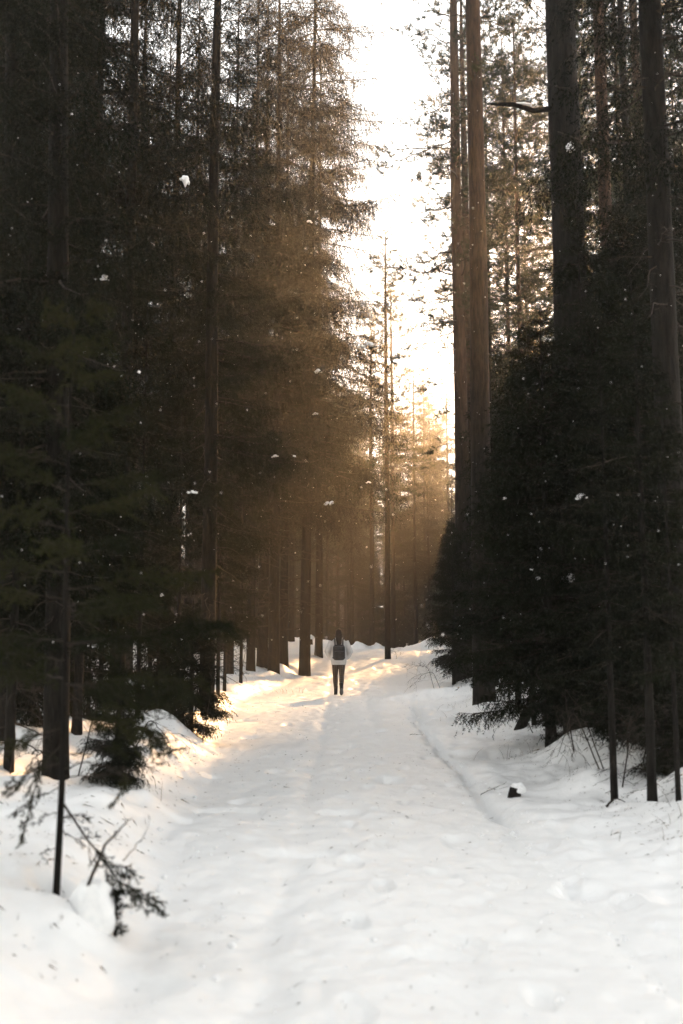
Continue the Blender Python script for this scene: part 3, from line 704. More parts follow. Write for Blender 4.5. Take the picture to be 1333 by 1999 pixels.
M_needle_lit = needle_mat('lit_sapling_needles', (0.011, 0.015, 0.007), (0.034, 0.036, 0.014))  # light on the sapling is put into this brighter needle colour
def sapling():
    b = base(110, 5.0)
    root = tag(empty('young_spruce', b), 'blurred foreground spruce sapling with a thin straight stem at lower left', 'tree')
    W = lambda px, py, d=5.0: np.array(at(px, py, d)) - np.array(b)
    zs = np.linspace(-0.12, 2.9, 16); P = np.stack([0.012 * np.sin(zs * 2.1), 0.01 * np.cos(zs * 1.7), zs], 1); P[:, :2] -= P[1, :2]
    V, Tt = tube(P, 0.0155 * (1 - (zs + 0.12) / 3.1) + 0.003, 10)
    obj('trunk', tri_mesh('trunk', V, Tt, [M_bark], None, True), root)
    S = lambda z: (float(np.interp(z, zs, P[:, 0])), float(np.interp(z, zs, P[:, 1])), z)
    zpy = lambda py: at(110, py, 5.0).z - b.z
    spec = [  # py at the stem, then photo points with distance, and looks
        (1562, [(160, 1622, 4.95), (208, 1692, 4.9), (256, 1742, 4.88), (306, 1772, 4.86)], dict(r0=.0065, twig=.17, t0=.2, n=22, green=.8, droop=.25, sub=4)),
        (1448, [(84, 1490, 4.95), (62, 1560, 4.92), (44, 1636, 4.9)], dict(r0=.005, twig=.10, t0=.15, n=14, green=.9, droop=.7)),
        (1500, [(170, 1488, 4.95), (232, 1500, 4.9), (246, 1530, 4.9), (216, 1578, 4.9)], dict(r0=.004, twig=.09, t0=.2, n=13, green=.55, droop=.6)),
        (1515, [(200, 1516, 5.0), (270, 1500, 5.05), (342, 1462, 5.1)], dict(r0=.0032, twig=.12, t0=.15, n=18, green=.3, droop=.3)),
        (1585, [(90, 1590, 4.9), (66, 1610, 4.85)], dict(r0=.003, twig=.07, t0=.2, n=6, green=.1, droop=.4)),
        (1620, [(150, 1640, 5.1), (190, 1632, 5.2)], dict(r0=.003, twig=.08, t0=.2, n=7, green=.1, droop=.3)),
        (1655, [(85, 1660, 5.05), (78, 1685, 5.1)], dict(r0=.0025, twig=.06, t0=.2, n=5, green=.0, droop=.4)),
        (1535, [(60, 1560, 5.05), (30, 1590, 5.1)], dict(r0=.003, twig=.10, t0=.15, n=12, green=.25, droop=.4)),
        (1475, [(150, 1470, 5.1), (190, 1455, 5.2), (230, 1462, 5.25)], dict(r0=.0035, twig=.11, t0=.1, n=16, green=.3, droop=.4)),
        (1600, [(140, 1590, 4.9), (175, 1600, 4.85)], dict(r0=.003, twig=.10, t0=.15, n=10, green=.1, droop=.3)),
        (1490, [(70, 1500, 5.0), (20, 1540, 4.95)], dict(r0=.0035, twig=.12, t0=.1, n=16, green=.4, droop=.5)),
        (1258, [(200, 1250, 4.9), (300, 1236, 4.8), (380, 1214, 4.75), (442, 1220, 4.7)], dict(r0=.009, twig=.24, t0=.15, n=34, green=.95, droop=1.3, sub=5)),
        (1400, [(190, 1402, 5.1), (268, 1420, 5.2), (300, 1440, 5.2)], dict(r0=.005, twig=.22, t0=.12, n=24, green=.95, droop=.9, sub=5)),
        (1335, [(200, 1345, 4.8), (290, 1340, 4.7), (360, 1352, 4.6)], dict(r0=.006, twig=.24, t0=.12, n=28, green=.95, droop=1.0, sub=5)),
        (1420, [(50, 1440, 4.9), (-20, 1470, 4.8)], dict(r0=.005, twig=.15, t0=.15, n=14, green=.9, droop=.9))]
    for i, (py, pts, kw) in enumerate(spec):
        g = line_branch([S(zpy(py))] + [W(*q) for q in pts], 300 + i, **kw)
        obj('branch', g.mesh('branch', [M_twig, M_needle_lit]), root)
    rg = np.random.default_rng(77)
    for i in range(30):
        z = 0.95 + 1.95 * (i + rg.random()) / 30; t = (z - 0.95) / 1.95; L = (0.78 * (1 - t) ** 0.8 + 0.12) * rg.uniform(0.7, 1.1); az = i * 2.4 + rg.normal() * 0.3
        h = np.array([math.cos(az), math.sin(az), 0]); s0 = np.array(S(z)); up = 0.12 + 0.5 * t
        g = line_branch([s0, s0 + h * L * .5 + [0, 0, L * .5 * up * 0.6], s0 + h * L + [0, 0, L * (up - 0.12)]], 400 + i, r0=.006 * (1 - .5 * t), twig=.22 * (1 - .4 * t), t0=.12, n=int(9 + 18 * L), green=.95, droop=.8, sub=4)
        obj('branch', g.mesh('branch', [M_twig, M_needle_lit]), root)
sapling()

# ------------------------------------------------------------------ lumps, twigs and stumps
def blob(name, rx, ry, rz, seed, rough=0.25, n=18, flat=0.35, m=None, cone=0.0):
    """a lumpy body, flattened below"""
    u = np.linspace(0, math.pi, n); v = np.linspace(0, 2 * math.pi, n * 2, endpoint=False)
    U, Vv = np.meshgrid(u, v, indexing='ij'); x = np.sin(U) * np.cos(Vv); y = np.sin(U) * np.sin(Vv); z = np.cos(U)
    d = 1 + rough * (fbm(x * 1.7 + seed * 3.1 + z * 1.3, y * 1.7 - seed * 1.9 + z * 0.9, 3)) * 1.6
    z = np.where(z < 0, z * (flat + cone * np.exp(-(x ** 2 + y ** 2) / 0.12)), z)
    P = np.stack([x * d * rx, y * d * ry, z * d * rz], -1).reshape(-1, 3); k = 2 * n
    i = np.arange(n - 1)[:, None] * k; j = np.arange(k)[None]; j2 = (j + 1) % k
    F = np.stack([i + j, i + k + j, i + k + j2, i + j2], -1).reshape(-1, 4)
    return tri_mesh(name, P, F, [m or M_clump], None, True)

def twig_thing(name, pts, label, cat, seed, group=None, **kw):
    b = np.array(list(pts[0])); g = line_branch([np.array(list(p)) - b for p in pts], seed, **kw)
    return tag(obj(name, g.mesh(name, [M_twig, M_needle]), loc=Vector(b)), label, cat, group)

def G(px, d, dz=0.0):
    p = base(px, d); p.z += dz; return p

def stump(px, d, r, h, cap, label, seed, tilt=0.0):
    p = G(px, d, -0.05); root = tag(empty('tree_stump', p), label, 'stump')
    zs = np.linspace(0, h, 7); P = np.stack([tilt * zs, 0 * zs, zs], 1)
    V, Tt = tube(P, r * (1.25 - 0.35 * zs / h), 12); V[:, :2] *= 1 + 0.12 * fbm(V[:, 0] * 9 + seed, V[:, 2] * 6, 2)[:, None]
    obj('wood', tri_mesh('wood', V, Tt, [M_bark], None, True), root)
    if cap:
        o = obj('snow_cap', blob('snow_cap', r * cap, r * cap, r * cap * 0.95, seed, 0.22), root); o.location = (tilt * h + r * 0.45, r * 0.3, h - 0.03)
    return root
# the snowed-in stump below the sapling: a dark wedge in place of a shaded hollow, under a tall pillow of snow
def pillow():
    p = G(172, 4.72, -0.10); root = tag(empty('tree_stump', p), 'snow-buried stump with a dark hollow side below the blurred sapling', 'stump')
    zs = np.linspace(0, 0.17, 6); V, Tt = tube(np.stack([-0.15 + 0.35 * zs, -0.02 + 0 * zs, zs], 1), 0.065 - 0.12 * zs, 12); V[:, :2] *= 1 + 0.2 * fbm(V[:, 0] * 20, V[:, 2] * 14, 3)[:, None]
    obj('wood', tri_mesh('wood', V, Tt, [M_bark], None, True), root)
    o = obj('snow_cap', blob('snow_cap', 0.105, 0.11, 0.17, 5, 0.2, 26, 0.9), root); o.location = (0.02, 0, 0.13)
pillow()
stump(605, 45.0, 0.11, 0.36, 1.5, 'tiny snow-capped stump on the snow left of the walker', 9)
stump(1012, 14.3, 0.065, 0.5, 0, 'leaning mossy dark stub on the right bank', 12, 0.45)
stump(1003, 9.05, 0.055, 0.13, 1.3, 'dark wood in place of the shade in a snow hollow on the right bank', 21, 0.12)  # dark wood under the cap stands in for a shaded crevice in the snow

twig_thing('fallen_branch', [G(166, 4.65, .10), at(200, 1655, 4.62), at(232, 1622, 4.6), at(254, 1598, 4.6)], 'short forked stick poking up from the snow-buried stump', 'branch', 501, r0=.009, twig=.06, t0=.5, n=5, green=0, droop=-.4, sub=1)
twig_thing('fallen_branch', [G(224, 4.75, -.02), at(226, 1765, 4.74), at(228, 1738, 4.73)], 'withered leafy sprig standing in the snow by the buried stump', 'branch', 502, r0=.009, twig=.06, t0=.02, n=26, green=1.0, droop=.9, sub=4)
twig_thing('fallen_branch', [at(240, 1680, 4.8), at(262, 1655, 4.8), at(282, 1630, 4.8), at(294, 1598, 4.8)], 'fine curved bare twig beside the drooping sapling branch', 'twig', 503, r0=.003, twig=.03, t0=.3, n=3, green=0, droop=0, sub=0)
twig_thing('fallen_branch', [G(938, 9.6, .01), G(958, 9.55, .035), G(975, 9.6, .02)], 'small forked twig lying on the snow left of the dark snow hollow', 'twig', 504, r0=.004, twig=.16, t0=.1, n=6, green=0, droop=.1, sub=1)
twig_thing('fallen_branch', [G(1183, 8.1, .01), G(1200, 8.1, .05), G(1222, 8.05, .01)], 'short thick dark stick lying on the littered right bank', 'stick', 505, r0=.011, twig=.02, t0=.5, n=1, green=0, droop=0, sub=0)
twig_thing('fallen_branch', [G(20, 8.4, .02), at(30, 1440, 8.2), at(70, 1462, 8.0), at(95, 1478, 7.8)], 'dead branch sagging onto the snow near the left edge', 'branch', 506, r0=.009, twig=.3, t0=.1, n=14, green=.3, droop=.5)
twig_thing('fallen_branch', [G(800, 15.0, .01), G(812, 15.1, .02), G(826, 15.0, .01)], 'thin twig lying on the path left of the rut', 'twig', 507, r0=.004, twig=.08, t0=.2, n=3, green=0, droop=.1, sub=0)
for i, (px, d, pts, lab) in enumerate([
    (1180, 9.6, [(1140, 1395, 9.4), (1105, 1425, 9.2), (1088, 1478, 9.0)], 'bare twigs arching down over the snow in front of the thickest trunk'),
    (1170, 9.3, [(1120, 1385, 9.2), (1105, 1420, 9.0), (1120, 1470, 8.9)], 'bare drooping twig spray beside the arching twigs on the right bank'),
    (1215, 8.9, [(1235, 1390, 8.8), (1222, 1430, 8.7), (1226, 1480, 8.6)], 'wispy bare twigs hanging between the thin stems on the right bank'),
    (1040, 13.6, [(1010, 1370, 13.5), (985, 1372, 13.4), (962, 1358, 13.3)], 'bare twigs reaching left from the leaning mossy stub'),
    (862, 25.5, [(845, 1310, 25.2), (822, 1318, 25.0), (806, 1338, 24.8)], 'bare twigs leaning over the path edge below the bushy young spruce'),
    (850, 26.5, [(835, 1300, 26.2), (815, 1300, 26.0), (800, 1296, 25.8)], 'upper bare twig reaching over the path from the bushy young spruce'),
    (775, 40.2, [(772, 1272, 40.0), (764, 1270, 40.0)], 'small dark twig clump at the foot of the lone hazy pine'),
    (470, 28.0, [(480, 1262, 27.8), (500, 1268, 27.5), (520, 1280, 27.2)], 'bare twigs crossing the snow below the trunk row'),
    (10, 9.0, [(25, 1330, 8.8), (40, 1350, 8.6), (70, 1372, 8.5)], 'bare twig spray low against the snow at the left edge'),
    (95, 9.4, [(60, 1310, 9.2), (30, 1330, 9.0), (8, 1365, 8.9)], 'bare twigs left of the black trunk behind the sapling'),
    (150, 8.6, [(190, 1370, 8.4), (235, 1380, 8.2), (262, 1400, 8.1)], 'bare twigs over the low dark spruce clump'),
    (255, 9.0, [(290, 1400, 8.8), (320, 1430, 8.6), (335, 1462, 8.5)], 'bare arching twig tips right of the low dark spruce clump'),
    (395, 13.2, [(420, 1300, 13.0), (450, 1300, 12.9), (474, 1312, 12.8)], 'bare twigs reaching toward the path from the bushy little spruce'),
    (1120, 10.8, [(1100, 1340, 10.6), (1115, 1362, 10.4), (1150, 1400, 10.2)], 'bare bent twigs in front of the knee-high spruce by the thickest trunk'),
    (1255, 9.5, [(1280, 1330, 9.3), (1262, 1375, 9.2), (1235, 1405, 9.1)], 'bare twigs hanging beside the nearest thin stem'),
    (1300, 9.2, [(1285, 1400, 9.0), (1262, 1420, 8.9), (1240, 1440, 8.8)], 'tangled bare twigs at the foot of the right edge trunk')]):
    twig_thing('bare_twig', [G(px, d, 0.0)] + [at(*q) for q in pts], lab, 'twigs', 520 + i, r0=.007, twig=.30 if d < 20 else .5, t0=.1, n=16, green=0, droop=.5, sub=3)

# the dead stub on the thickest trunk, a part of that tree
def dead_stub():
    r = next(o for o in bpy.data.objects if o.get('label', '').startswith('thickest dark trunk'))
    W = r.matrix_basis.inverted()
    g = Geo(); P = [W @ at(1100, 214, 13.0), W @ at(1078, 212, 12.95), W @ at(1042, 216, 12.9), W @ at(1002, 204, 12.8), W @ at(958, 203, 12.65)]
    V, Tt = tube([list(p) for p in P], [0.044, 0.040, 0.037, 0.030, 0.016], 8)
    g.add(V + 0.012 * fbm(V[:, 0] * 9, V[:, 2] * 9, 2)[:, None], Tt)
    obj('dead_branch', g.mesh('dead_branch', [M_bark], True), r)
    p = at(1020, 206, 12.86); o = tag(obj('snow_clump', blob('snow_clump', 0.13, 0.035, 0.03, 61, 0.3, 12), loc=(p.x, p.y, p.z + 0.012)), 'thin strip of snow on the broken dead branch stub', 'snow')
    p = at(1113, 292, 12.75); o = tag(obj('snow_clump', blob('snow_clump', 0.06, 0.05, 0.10, 62, 0.2, 12), loc=p), 'small snow lump stuck to the thickest trunk below the dead stub', 'snow')
dead_stub()

# ------------------------------------------------------------------ snow lying on boughs
def lumps(r, seed, cone=0.25):
    rg = np.random.default_rng(seed); g = Geo(); n = 5 if r < 0.1 else 8
    for k in range(n):
        u = (k + 0.5) / n * 2 - 1; q = r * rg.uniform(0.16, 0.40) * (1.15 - 0.5 * abs(u))
        V, F = ball((u * r * 0.8, rg.normal() * r * 0.12, q * 0.35 - 0.22 * abs(u) * r + rg.normal() * 0.1 * r), q * 1.15, q * 0.95, q * rg.uniform(0.55, 0.95), 8)
        V = V + 0.5 * q * fbm(V[:, 0] / q * 0.9 + seed, V[:, 2] / q * 0.9 + V[:, 1] / q, 3)[:, None] * norm(V - V.mean(0)); g.add(V, F)
    if cone > 0.5: g.add(*tube([(0, 0, 0), (0.02 * r, 0, -0.5 * r), (0, 0, -0.95 * r)], [0.45 * r, 0.22 * r, 0.02 * r], 9))
    return g.mesh('snow_clump', [M_clump], True)
def bough_snow():
    SP = np.concatenate(STEMS); X, Y = to_px(SP)
    used = []
    for i, (px, py, w, lab) in enumerate([
        (377, 347, 40, 'largest snow clump hanging in the dark upper left boughs'), (205, 540, 28, 'snow strip on a bough left of the largest clump'),
        (275, 705, 14, 'small snow dab in the dark left boughs above the lower clump'), (300, 200, 16, 'small snow dab high in the dark boughs at upper left'),
        (620, 720, 24, 'snow on an inner bough of the spruce nearest the walker'), (660, 556, 40, 'long snow strip on a high bough edging the sky gap'),
        (716, 632, 46, 'snow strip on the outermost bough into the sky gap'), (730, 676, 42, 'snow strip on the bough just below the outermost one'),
        (612, 432, 18, 'snow patch on a bough beside the sky, upper left of the gap'), (611, 816, 18, 'snow tuft on a golden bough below the outermost boughs'),
        (540, 887, 20, 'snow pair half way down the left stand, the left one'), (580, 898, 15, 'snow pair half way down the left stand, the right one'),
        (378, 945, 28, 'lowest bright clump in the dark left boughs'), (635, 970, 28, 'snow strip low in the golden haze left of the lone pine'),
        (717, 974, 15, 'small snow cap in the golden haze next to the lone pine'), (335, 1186, 24, 'snow streak low among the brown twigs on the left'),
        (372, 1240, 26, 'snow on the top of the bushy little spruce'), (1125, 960, 38, 'curved snow strip in the black boughs of the right stand'),
        (1053, 1146, 22, 'bright snow lump low on the right, left of the long strip'), (1105, 1140, 58, 'long snow strip low in the black boughs on the right'),
        (1037, 1112, 11, 'tiny round snow dab above the low lump on the right'), (982, 977, 18, 'snow dab on the slender spruce right of the bare pines'),
        (45, 650, 14, 'snow dab in the dark boughs by the left edge')]):
        dd = np.hypot(X - px, Y - py); near = np.where(dd < 34)[0]
        k = near[np.argmin(SP[near, 1] + dd[near] * 0.15)] if len(near) else int(np.argmin(dd))
        p = SP[k]; r = 0.42 * w / FPX * p[1]; tg = SP[min(k + 1, len(SP) - 1)] - SP[max(k - 1, 0)]; yaw = math.atan2(tg[1], tg[0]) if np.linalg.norm(tg) < 2 else 0
        o = obj('snow_clump', lumps(r, 30 + i, 1.0 if i == 0 else 0.25), loc=(p[0], p[1] - 0.02, p[2] + 0.005)); o.rotation_euler = (0, 0, yaw * 0.5)
        tag(o, lab, 'snow', 'snow left on boughs')
bough_snow()

# ------------------------------------------------------------------ litter on the snow, snow in the air
def litter():
    rg = np.random.default_rng(5); n = 9000
    d = np.where(rg.random(n) < 0.6, rg.uniform(4, 13, n), rg.uniform(8, 32, n)); s = rg.random(n)
    el, er = edge_l(d), edge_r(d)
    x = np.where(s < 0.68, er + 0.5 + rg.gamma(2.2, 0.8, n), np.where(s < 0.94, el - 0.1 - rg.gamma(1.6, 0.8, n), el + (er - el) * rg.random(n)))
    z = ground(x, d) + 0.004
    L = rg.uniform(0.006, 0.022, n) * np.where(rg.random(n) < 0.05, 3.0, 1); an = rg.uniform(0, 6.283, n)
    dx, dy = np.cos(an) * L, np.sin(an) * L
    z0, z1 = ground(x - dx, d - dy) + 0.004, ground(x + dx, d + dy) + 0.004 + np.where(rg.random(n) < .15, .02, 0)
    w = rg.uniform(0.0008, 0.0018, n); nx, ny = -np.sin(an) * w, np.cos(an) * w
    V = np.stack([np.stack([x - dx - nx, d - dy - ny, z0], 1), np.stack([x - dx + nx, d - dy + ny, z0], 1), np.stack([x + dx, d + dy, z1], 1), np.stack([x - dx * .6, d - dy * .6, z0 + w * 2.2], 1)], 1).reshape(-1, 3)
    a = np.arange(n)[:, None] * 4
    F = np.concatenate([a + [0, 1, 2], a + [0, 2, 3], a + [1, 3, 2], a + [0, 3, 1]])
    tag(obj('litter', tri_mesh('litter', V, F, [M_litter])), 'fallen needles and twig crumbs strewn over the snow banks', kind='stuff')
litter()
def crumbs():
    rg = np.random.default_rng(6); n = 700; d = 3.6 * np.exp(rg.random(n) * 2.1); s = rg.random(n); el, er = edge_l(d), edge_r(d)
    x = np.where(s < .4, er + rg.normal(size=n) * .14, np.where(s < .65, el + rg.normal(size=n) * .3, el + (er - el) * rg.random(n)))
    r = rg.uniform(.004, .013, n) * np.where(rg.random(n) < .06, 2.2, 1); C = np.stack([x, d, ground(x, d) + r * .25], 1)
    D = np.array([[1, 0, 0], [-1, 0, 0], [0, 1, 0], [0, -1, 0], [0, 0, .8], [0, 0, -.8]]) * rg.uniform(.6, 1.3, (n, 6, 1)); a = np.arange(n)[:, None] * 6
    F = np.concatenate([a + f for f in ([0, 2, 4], [2, 1, 4], [1, 3, 4], [3, 0, 4], [2, 0, 5], [1, 2, 5], [3, 1, 5], [0, 3, 5])])
    tag(obj('snow_crumbs', tri_mesh('snow_crumbs', (C[:, None] + D * r[:, None, None]).reshape(-1, 3), F, [M_clump], None, True)), 'small crumbs of broken snow strewn along the path', kind='stuff')
crumbs()
def dry_grass():
    rg = np.random.default_rng(8); g = Geo()
    for px, d, n in ((905, 17.5, 16), (885, 20, 10), (930, 16.6, 10), (1040, 11.8, 12), (240, 8.6, 10), (560, 27, 10), (1310, 7.0, 10)):
        c = np.array(base(px, d))
        for k in range(n):
            o = c + [rg.normal() * .25, rg.normal() * .25, 0]; o[2] = gz(o[0], o[1]) - .01; h = rg.uniform(.05, .17); l = rg.normal(size=2) * h * .6
            g.add(*tube([o, o + [l[0] * .4, l[1] * .4, h * .6], o + [l[0], l[1], h]], [.0022, .0018, .0008], 3, False))
    tag(obj('dry_grass', g.mesh('dry_grass', [M_litter])), 'sparse dry grass stalks poking through the snow', kind='stuff')
dry_grass()
def snowfall():
    rg = np.random.default_rng(15); n = 2800
    d = rg.uniform(5, 36, n); px = rg.uniform(-30, 1363, n); py = rg.uniform(100, 1270, n)
    C = np.array([list(at(a, b, c)) for a, b, c in zip(px, py, d)])
    C = C[C[:, 2] > ground(C[:, 0], C[:, 1]) + 0.2]; n = len(C)
    r = rg.uniform(0.0018, 0.0048, n) * np.where(rg.random(n) < .05, 1.6, 1)
    D = np.array([[1, 0, 0], [-1, 0, 0], [0, 1, 0], [0, -1, 0], [0, 0, 1], [0, 0, -1]]) * rg.uniform(.7, 1.2, (n, 6, 1))
    V = (C[:, None] + D * r[:, None, None]).reshape(-1, 3); a = np.arange(n)[:, None] * 6
    F = np.concatenate([a + f for f in ([0, 2, 4], [2, 1, 4], [1, 3, 4], [3, 0, 4], [2, 0, 5], [1, 2, 5], [3, 1, 5], [0, 3, 5])])
    m = needle_mat('snow_flake', (0.85, 0.85, 0.85), (0.9, 0.9, 0.9), 0.55)
    tag(obj('falling_snow', tri_mesh('falling_snow', V, F, [m])), 'fine snow grains drifting down between the trees', kind='stuff')
snowfall()

# ------------------------------------------------------------------ the walker
def fuse(name, parts, mats, voxel, smooth=6, parent=None):
    """join overlapping bodies into one continuous skin"""
    g = Geo()
    for V, Tt in parts: g.add(V, Tt)
    me = g.mesh(name, mats, True); o = bpy.data.objects.new(name, me); col.objects.link(o)
    m = o.modifiers.new('r', 'REMESH'); m.mode = 'VOXEL'; m.voxel_size = voxel; m.use_smooth_shade = True
    m = o.modifiers.new('s', 'SMOOTH'); m.iterations = smooth; m.factor = 0.5
    dg = bpy.context.evaluated_depsgraph_get(); new = bpy.data.meshes.new_from_object(o.evaluated_get(dg))
    o.modifiers.clear(); o.data = new; new.name = name
    if not new.materials:
        for q in mats: new.materials.append(q)
    new.polygons.foreach_set('use_smooth', np.ones(len(new.polygons), dtype=bool))
    bpy.data.meshes.remove(me); o.parent = parent
    return o
def walker():
    M_skin = noisy('skin', (0.42, 0.27, 0.20), (0.5, 0.33, 0.25), (1, 1, 1), 20, 3, 0.6)
    M_coat = noisy('pale_jacket', (0.46, 0.45, 0.445), (0.57, 0.56, 0.555), (1, 1, 1), 9, 6, 0.85, 0.6, 0.02)
    M_hair = noisy('dark_hair', (0.010, 0.007, 0.006), (0.03, 0.02, 0.015), (60, 60, 4), 1.5, 4, 0.5, 0.6, 0.01)
    M_boot = noisy('black_boot', (0.012, 0.012, 0.013), (0.03, 0.03, 0.03), (1, 1, 1), 15, 3, 0.6)
    M_sole = mat('boot_sole', (0.10, 0.10, 0.10), 0.7)
    M_pack = noisy('black_canvas', (0.018, 0.018, 0.02), (0.045, 0.044, 0.046), (1, 1, 1), 14, 5, 0.75, 0.4, 0.01)
    M_trim = mat('grey_trim', (0.12, 0.12, 0.13), 0.5)
    M_leg = mat('patterned_leggings', (0.03, 0.025, 0.02), 0.85); nt = M_leg.node_tree; b = nt.nodes['Principled BSDF']
    tc = nd(M_leg, 'ShaderNodeTexCoord'); mp = nd(M_leg, 'ShaderNodeMapping'); mp.inputs['Rotation'].default_value = (0, R(45), 0); mp.inputs['Scale'].default_value = (28, 0, 28)
    ck = nd(M_leg, 'ShaderNodeTexChecker', Scale=1.0); ck.inputs['Color1'].default_value = (0.022, 0.018, 0.015, 1); ck.inputs['Color2'].default_value = (0.11, 0.08, 0.062, 1)
    lk(M_leg, tc.outputs['Object'], mp.inputs['Vector']); lk(M_leg, mp.outputs['Vector'], ck.inputs['Vector']); lk(M_leg, ck.outputs['Color'], b.inputs['Base Color'])
    p = base(661, 25.6); p.z -= 0.012
    hipL, kneeL, ankL = (-.085, 0, .86), (-.080, .17, .48), (-.068, .20, .085)
    hipR, kneeR, ankR = (.085, 0, .86), (.075, .02, .47), (.062, -.26, .18)
    shL, elL, wrL = (-.172, -.01, 1.345), (-.285, -.06, 1.09), (-.20, .12, .93)
    mir = lambda q: (-q[0], q[1], q[2])
    mid = lambda a, b, t: tuple(a[i] + (b[i] - a[i]) * t for i in range(3))
    leg = lambda h, k, a, e=0.0: tube([h, mid(h, k, .5), k, mid(k, a, .35), mid(k, a, .75), a], [.088 + e, .076 + e, .054 + e, .056 + e, .040 + e, .034 + e], 14)
    arm = lambda q, e=0.0: tube([q(shL), mid(q(shL), q(elL), .5), q(elL), mid(q(elL), q(wrL), .5), q(wrL)], [.050 + e, .044 + e, .040 + e, .036 + e, .027 + e], 12)
    idq = lambda q: q
    foot = lambda a, t: tube([a, mid(a, t, .5), t], [.036, .036, .026], 10)
    def hand(q):
        out = [tube([q(wrL), q((-.16, .145, .875))], [.03, .036], 10)]
        for k, (l, o) in enumerate(((.06, -.03), (.075, -.010), (.08, .010), (.065, .028))):
            b0 = (-.155 + o * .3, .145 + o, .86); out.append(tube([q(b0), q((b0[0] + .012, b0[1], .86 - l * .6)), q((b0[0] + .03, b0[1], .86 - l))], [.010, .009, .007], 7))
        out.append(tube([q((-.15, .165, .89)), q((-.125, .19, .86)), q((-.12, .195, .83))], [.012, .010, .008], 7)); return out
    torso = loft([(0, 0, .80, .15, .10), (0, 0, .88, .165, .11), (0, 0, 1.02, .125, .09), (0, 0, 1.2, .15, .10), (0, -.01, 1.34, .165, .085), (0, -.01, 1.40, .10, .07), (0, 0, 1.43, .05, .05)])
    body = fuse('person', [torso, tube([(0, -.01, 1.38), (0, 0, 1.50)], [.055, .052], 12), ball((0, .012, 1.545), .073, .092, .112), tube([(0, .10, 1.55), (0, .118, 1.525)], [.010, .014], 8),
        ball((-.075, .0, 1.54), .012, .02, .03, 8), ball((.075, .0, 1.54), .012, .02, .03, 8), leg(hipL, kneeL, ankL), leg(hipR, kneeR, ankR), foot((-.068, .19, .05), (-.07, .33, .035)), foot((.062, -.25, .14), (.065, -.16, .04)),
        arm(idq), arm(mir)] + hand(idq) + hand(mir), [M_skin], 0.009, 3)
    body.location = p; body.rotation_euler = (0, 0, R(2))
    tag(body, 'person in pale jacket and patterned leggings walking away along the snowy path', 'person')
    for sx in (-.03, .03): obj('eye', ball_mesh('eye', (sx, .088, 1.555), .010, M_hair), body)
    obj('mouth', ball_mesh('mouth', (0, .094, 1.488), .012, M_skin), body)
    coat = fuse('jacket', [loft([(0, .0, .775, .185, .135), (0, 0, .82, .195, .145), (0, 0, .95, .215, .15), (0, 0, 1.1, .215, .15), (0, -.01, 1.25, .215, .14), (0, -.01, 1.345, .20, .115), (0, -.005, 1.41, .12, .09), (0, 0, 1.45, .082, .082), (0, 0, 1.475, .078, .08)]),
        arm(idq, .040), arm(mir, .040)], [M_coat], 0.010, 4, body)
    for q in (idq, mir):
        V, Tt = tube([q((-.20, .10, .985)), q((-.175, .155, .955)), q((-.14, .165, .90))], [.05, .055, .05], 10); obj('pocket', tri_mesh('pocket', V, Tt, [M_coat], None, True), coat)
    V, Tt = loft([(0, 0, .765, .186, .136), (0, 0, .775, .190, .140), (0, 0, .80, .192, .142), (0, 0, .805, .186, .136)]); obj('hem', tri_mesh('hem', V, Tt, [M_coat], None, True), coat)
    fuse('leggings', [leg(hipL, kneeL, ankL, .008), leg(hipR, kneeR, ankR, .008), loft([(0, 0, .80, .15, .11), (0, 0, .92, .17, .12), (0, 0, 1.0, .14, .10)])], [M_leg], 0.009, 2, body)
    def boot(ank, toe, heel_pitch):
        a = Vector(ank); r = fuse('boot', [tube([(0, 0, .13), (0, 0, .04), (0, 0, -.05)], [.055, .050, .046], 14), loft([(0, .055, -.072, .044, .125), (0, .055, -.045, .046, .128), (0, .045, -.015, .042, .105), (0, .02, .02, .038, .07)])], [M_boot], 0.007, 3, body)
        r.location = a; r.rotation_euler = (heel_pitch, 0, 0)
        V, Tt = loft([(0, .055, -.090, .043, .126), (0, .055, -.086, .048, .131), (0, .055, -.070, .048, .131)]); obj('sole', tri_mesh('sole', V, Tt, [M_sole], None, True), r)
        V, Tt = tube([(0, 0, .125), (0, 0, .14)], [.060, .058], 14); obj('cuff', tri_mesh('cuff', V, Tt, [M_sole], None, True), r)
    boot(ankL, None, 0.0); boot((.062, -.26, .195), None, R(-42))
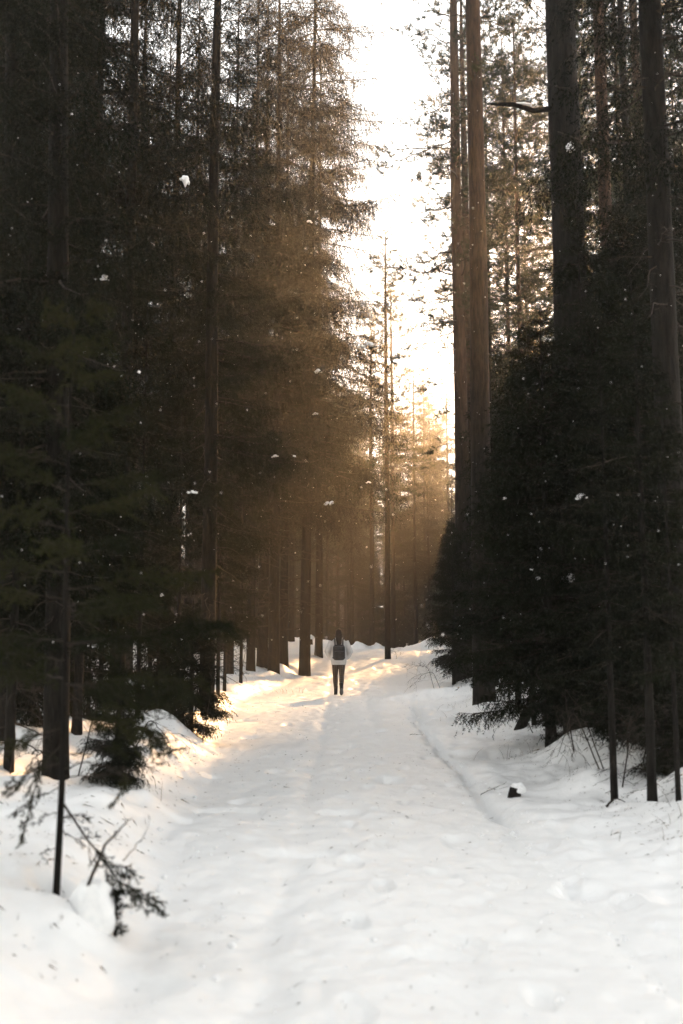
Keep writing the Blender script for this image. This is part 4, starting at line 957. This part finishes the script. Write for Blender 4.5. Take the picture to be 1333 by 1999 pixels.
    fuse('hair', [ball((0, -.012, 1.575), .086, .100, .105), loft([(0, -.17, 1.20, .018, .016), (0, -.172, 1.25, .045, .030), (.004, -.165, 1.32, .064, .040), (0, -.13, 1.40, .078, .048), (0, -.085, 1.47, .086, .062), (0, -.05, 1.55, .088, .075), (0, -.03, 1.60, .08, .075)])], [M_hair], 0.008, 3, body)
    # the backpack: worn, but a thing of its own
    pk = tag(empty('backpack', (p.x, p.y, p.z), R(2)), 'black backpack worn by the walker', 'backpack')
    def rbox(c, sx, sy, sz, e=0.42, n=14, m=M_pack, name='bag'):
        u = np.linspace(-math.pi / 2 + .02, math.pi / 2 - .02, n); v = np.linspace(0, 2 * math.pi, 2 * n, endpoint=False)
        f = lambda t, q: np.sign(t) * np.abs(t) ** q
        P = np.array([[(c[0] + sx * f(math.cos(a), e) * f(math.cos(b2), e), c[1] + sy * f(math.cos(a), e) * f(math.sin(b2), e), c[2] + sz * f(math.sin(a), e)) for b2 in v] for a in u]).reshape(-1, 3)
        k = 2 * n; i = np.arange(n - 1)[:, None] * k; j = np.arange(k)[None]; j2 = (j + 1) % k
        return obj(name, tri_mesh(name, P, np.stack([i + j, i + j2, i + k + j2, i + k + j], -1).reshape(-1, 4), [m], None, True), pk)
    rbox((0, -.215, 1.075), .155, .085, .195); rbox((0, -.300, 1.01), .125, .035, .095, name='front_pocket'); rbox((0, -.295, 1.185), .125, .03, .055, name='top_pocket')
    for z, w in ((1.105, .115), (1.225, .12)):
        V, Tt = tube([(-w, -.318, z), (0, -.330, z + .008), (w, -.318, z)], .006, 6); obj('zipper', tri_mesh('zipper', V, Tt, [M_trim], None, True), pk)
    for sx in (-1, 1):
        V, Tt = tube([(sx * .10, -.17, 1.27), (sx * .105, -.11, 1.41), (sx * .11, .02, 1.425), (sx * .125, .125, 1.32), (sx * .15, .16, 1.15), (sx * .17, .08, 1.0), (sx * .14, -.15, .93)], .017, 8)
        V[:, 0] *= 1.0; obj('strap', tri_mesh('strap', V, Tt, [M_pack], None, True), pk)
    V, Tt = tube([(-.03, -.20, 1.265), (0, -.205, 1.30), (.03, -.20, 1.265)], .008, 6); obj('handle', tri_mesh('handle', V, Tt, [M_pack], None, True), pk)
def ball_mesh(name, c, r, m):
    V, Tt = ball(c, r, r, r, 8); return tri_mesh(name, V, Tt, [m], None, True)
walker()
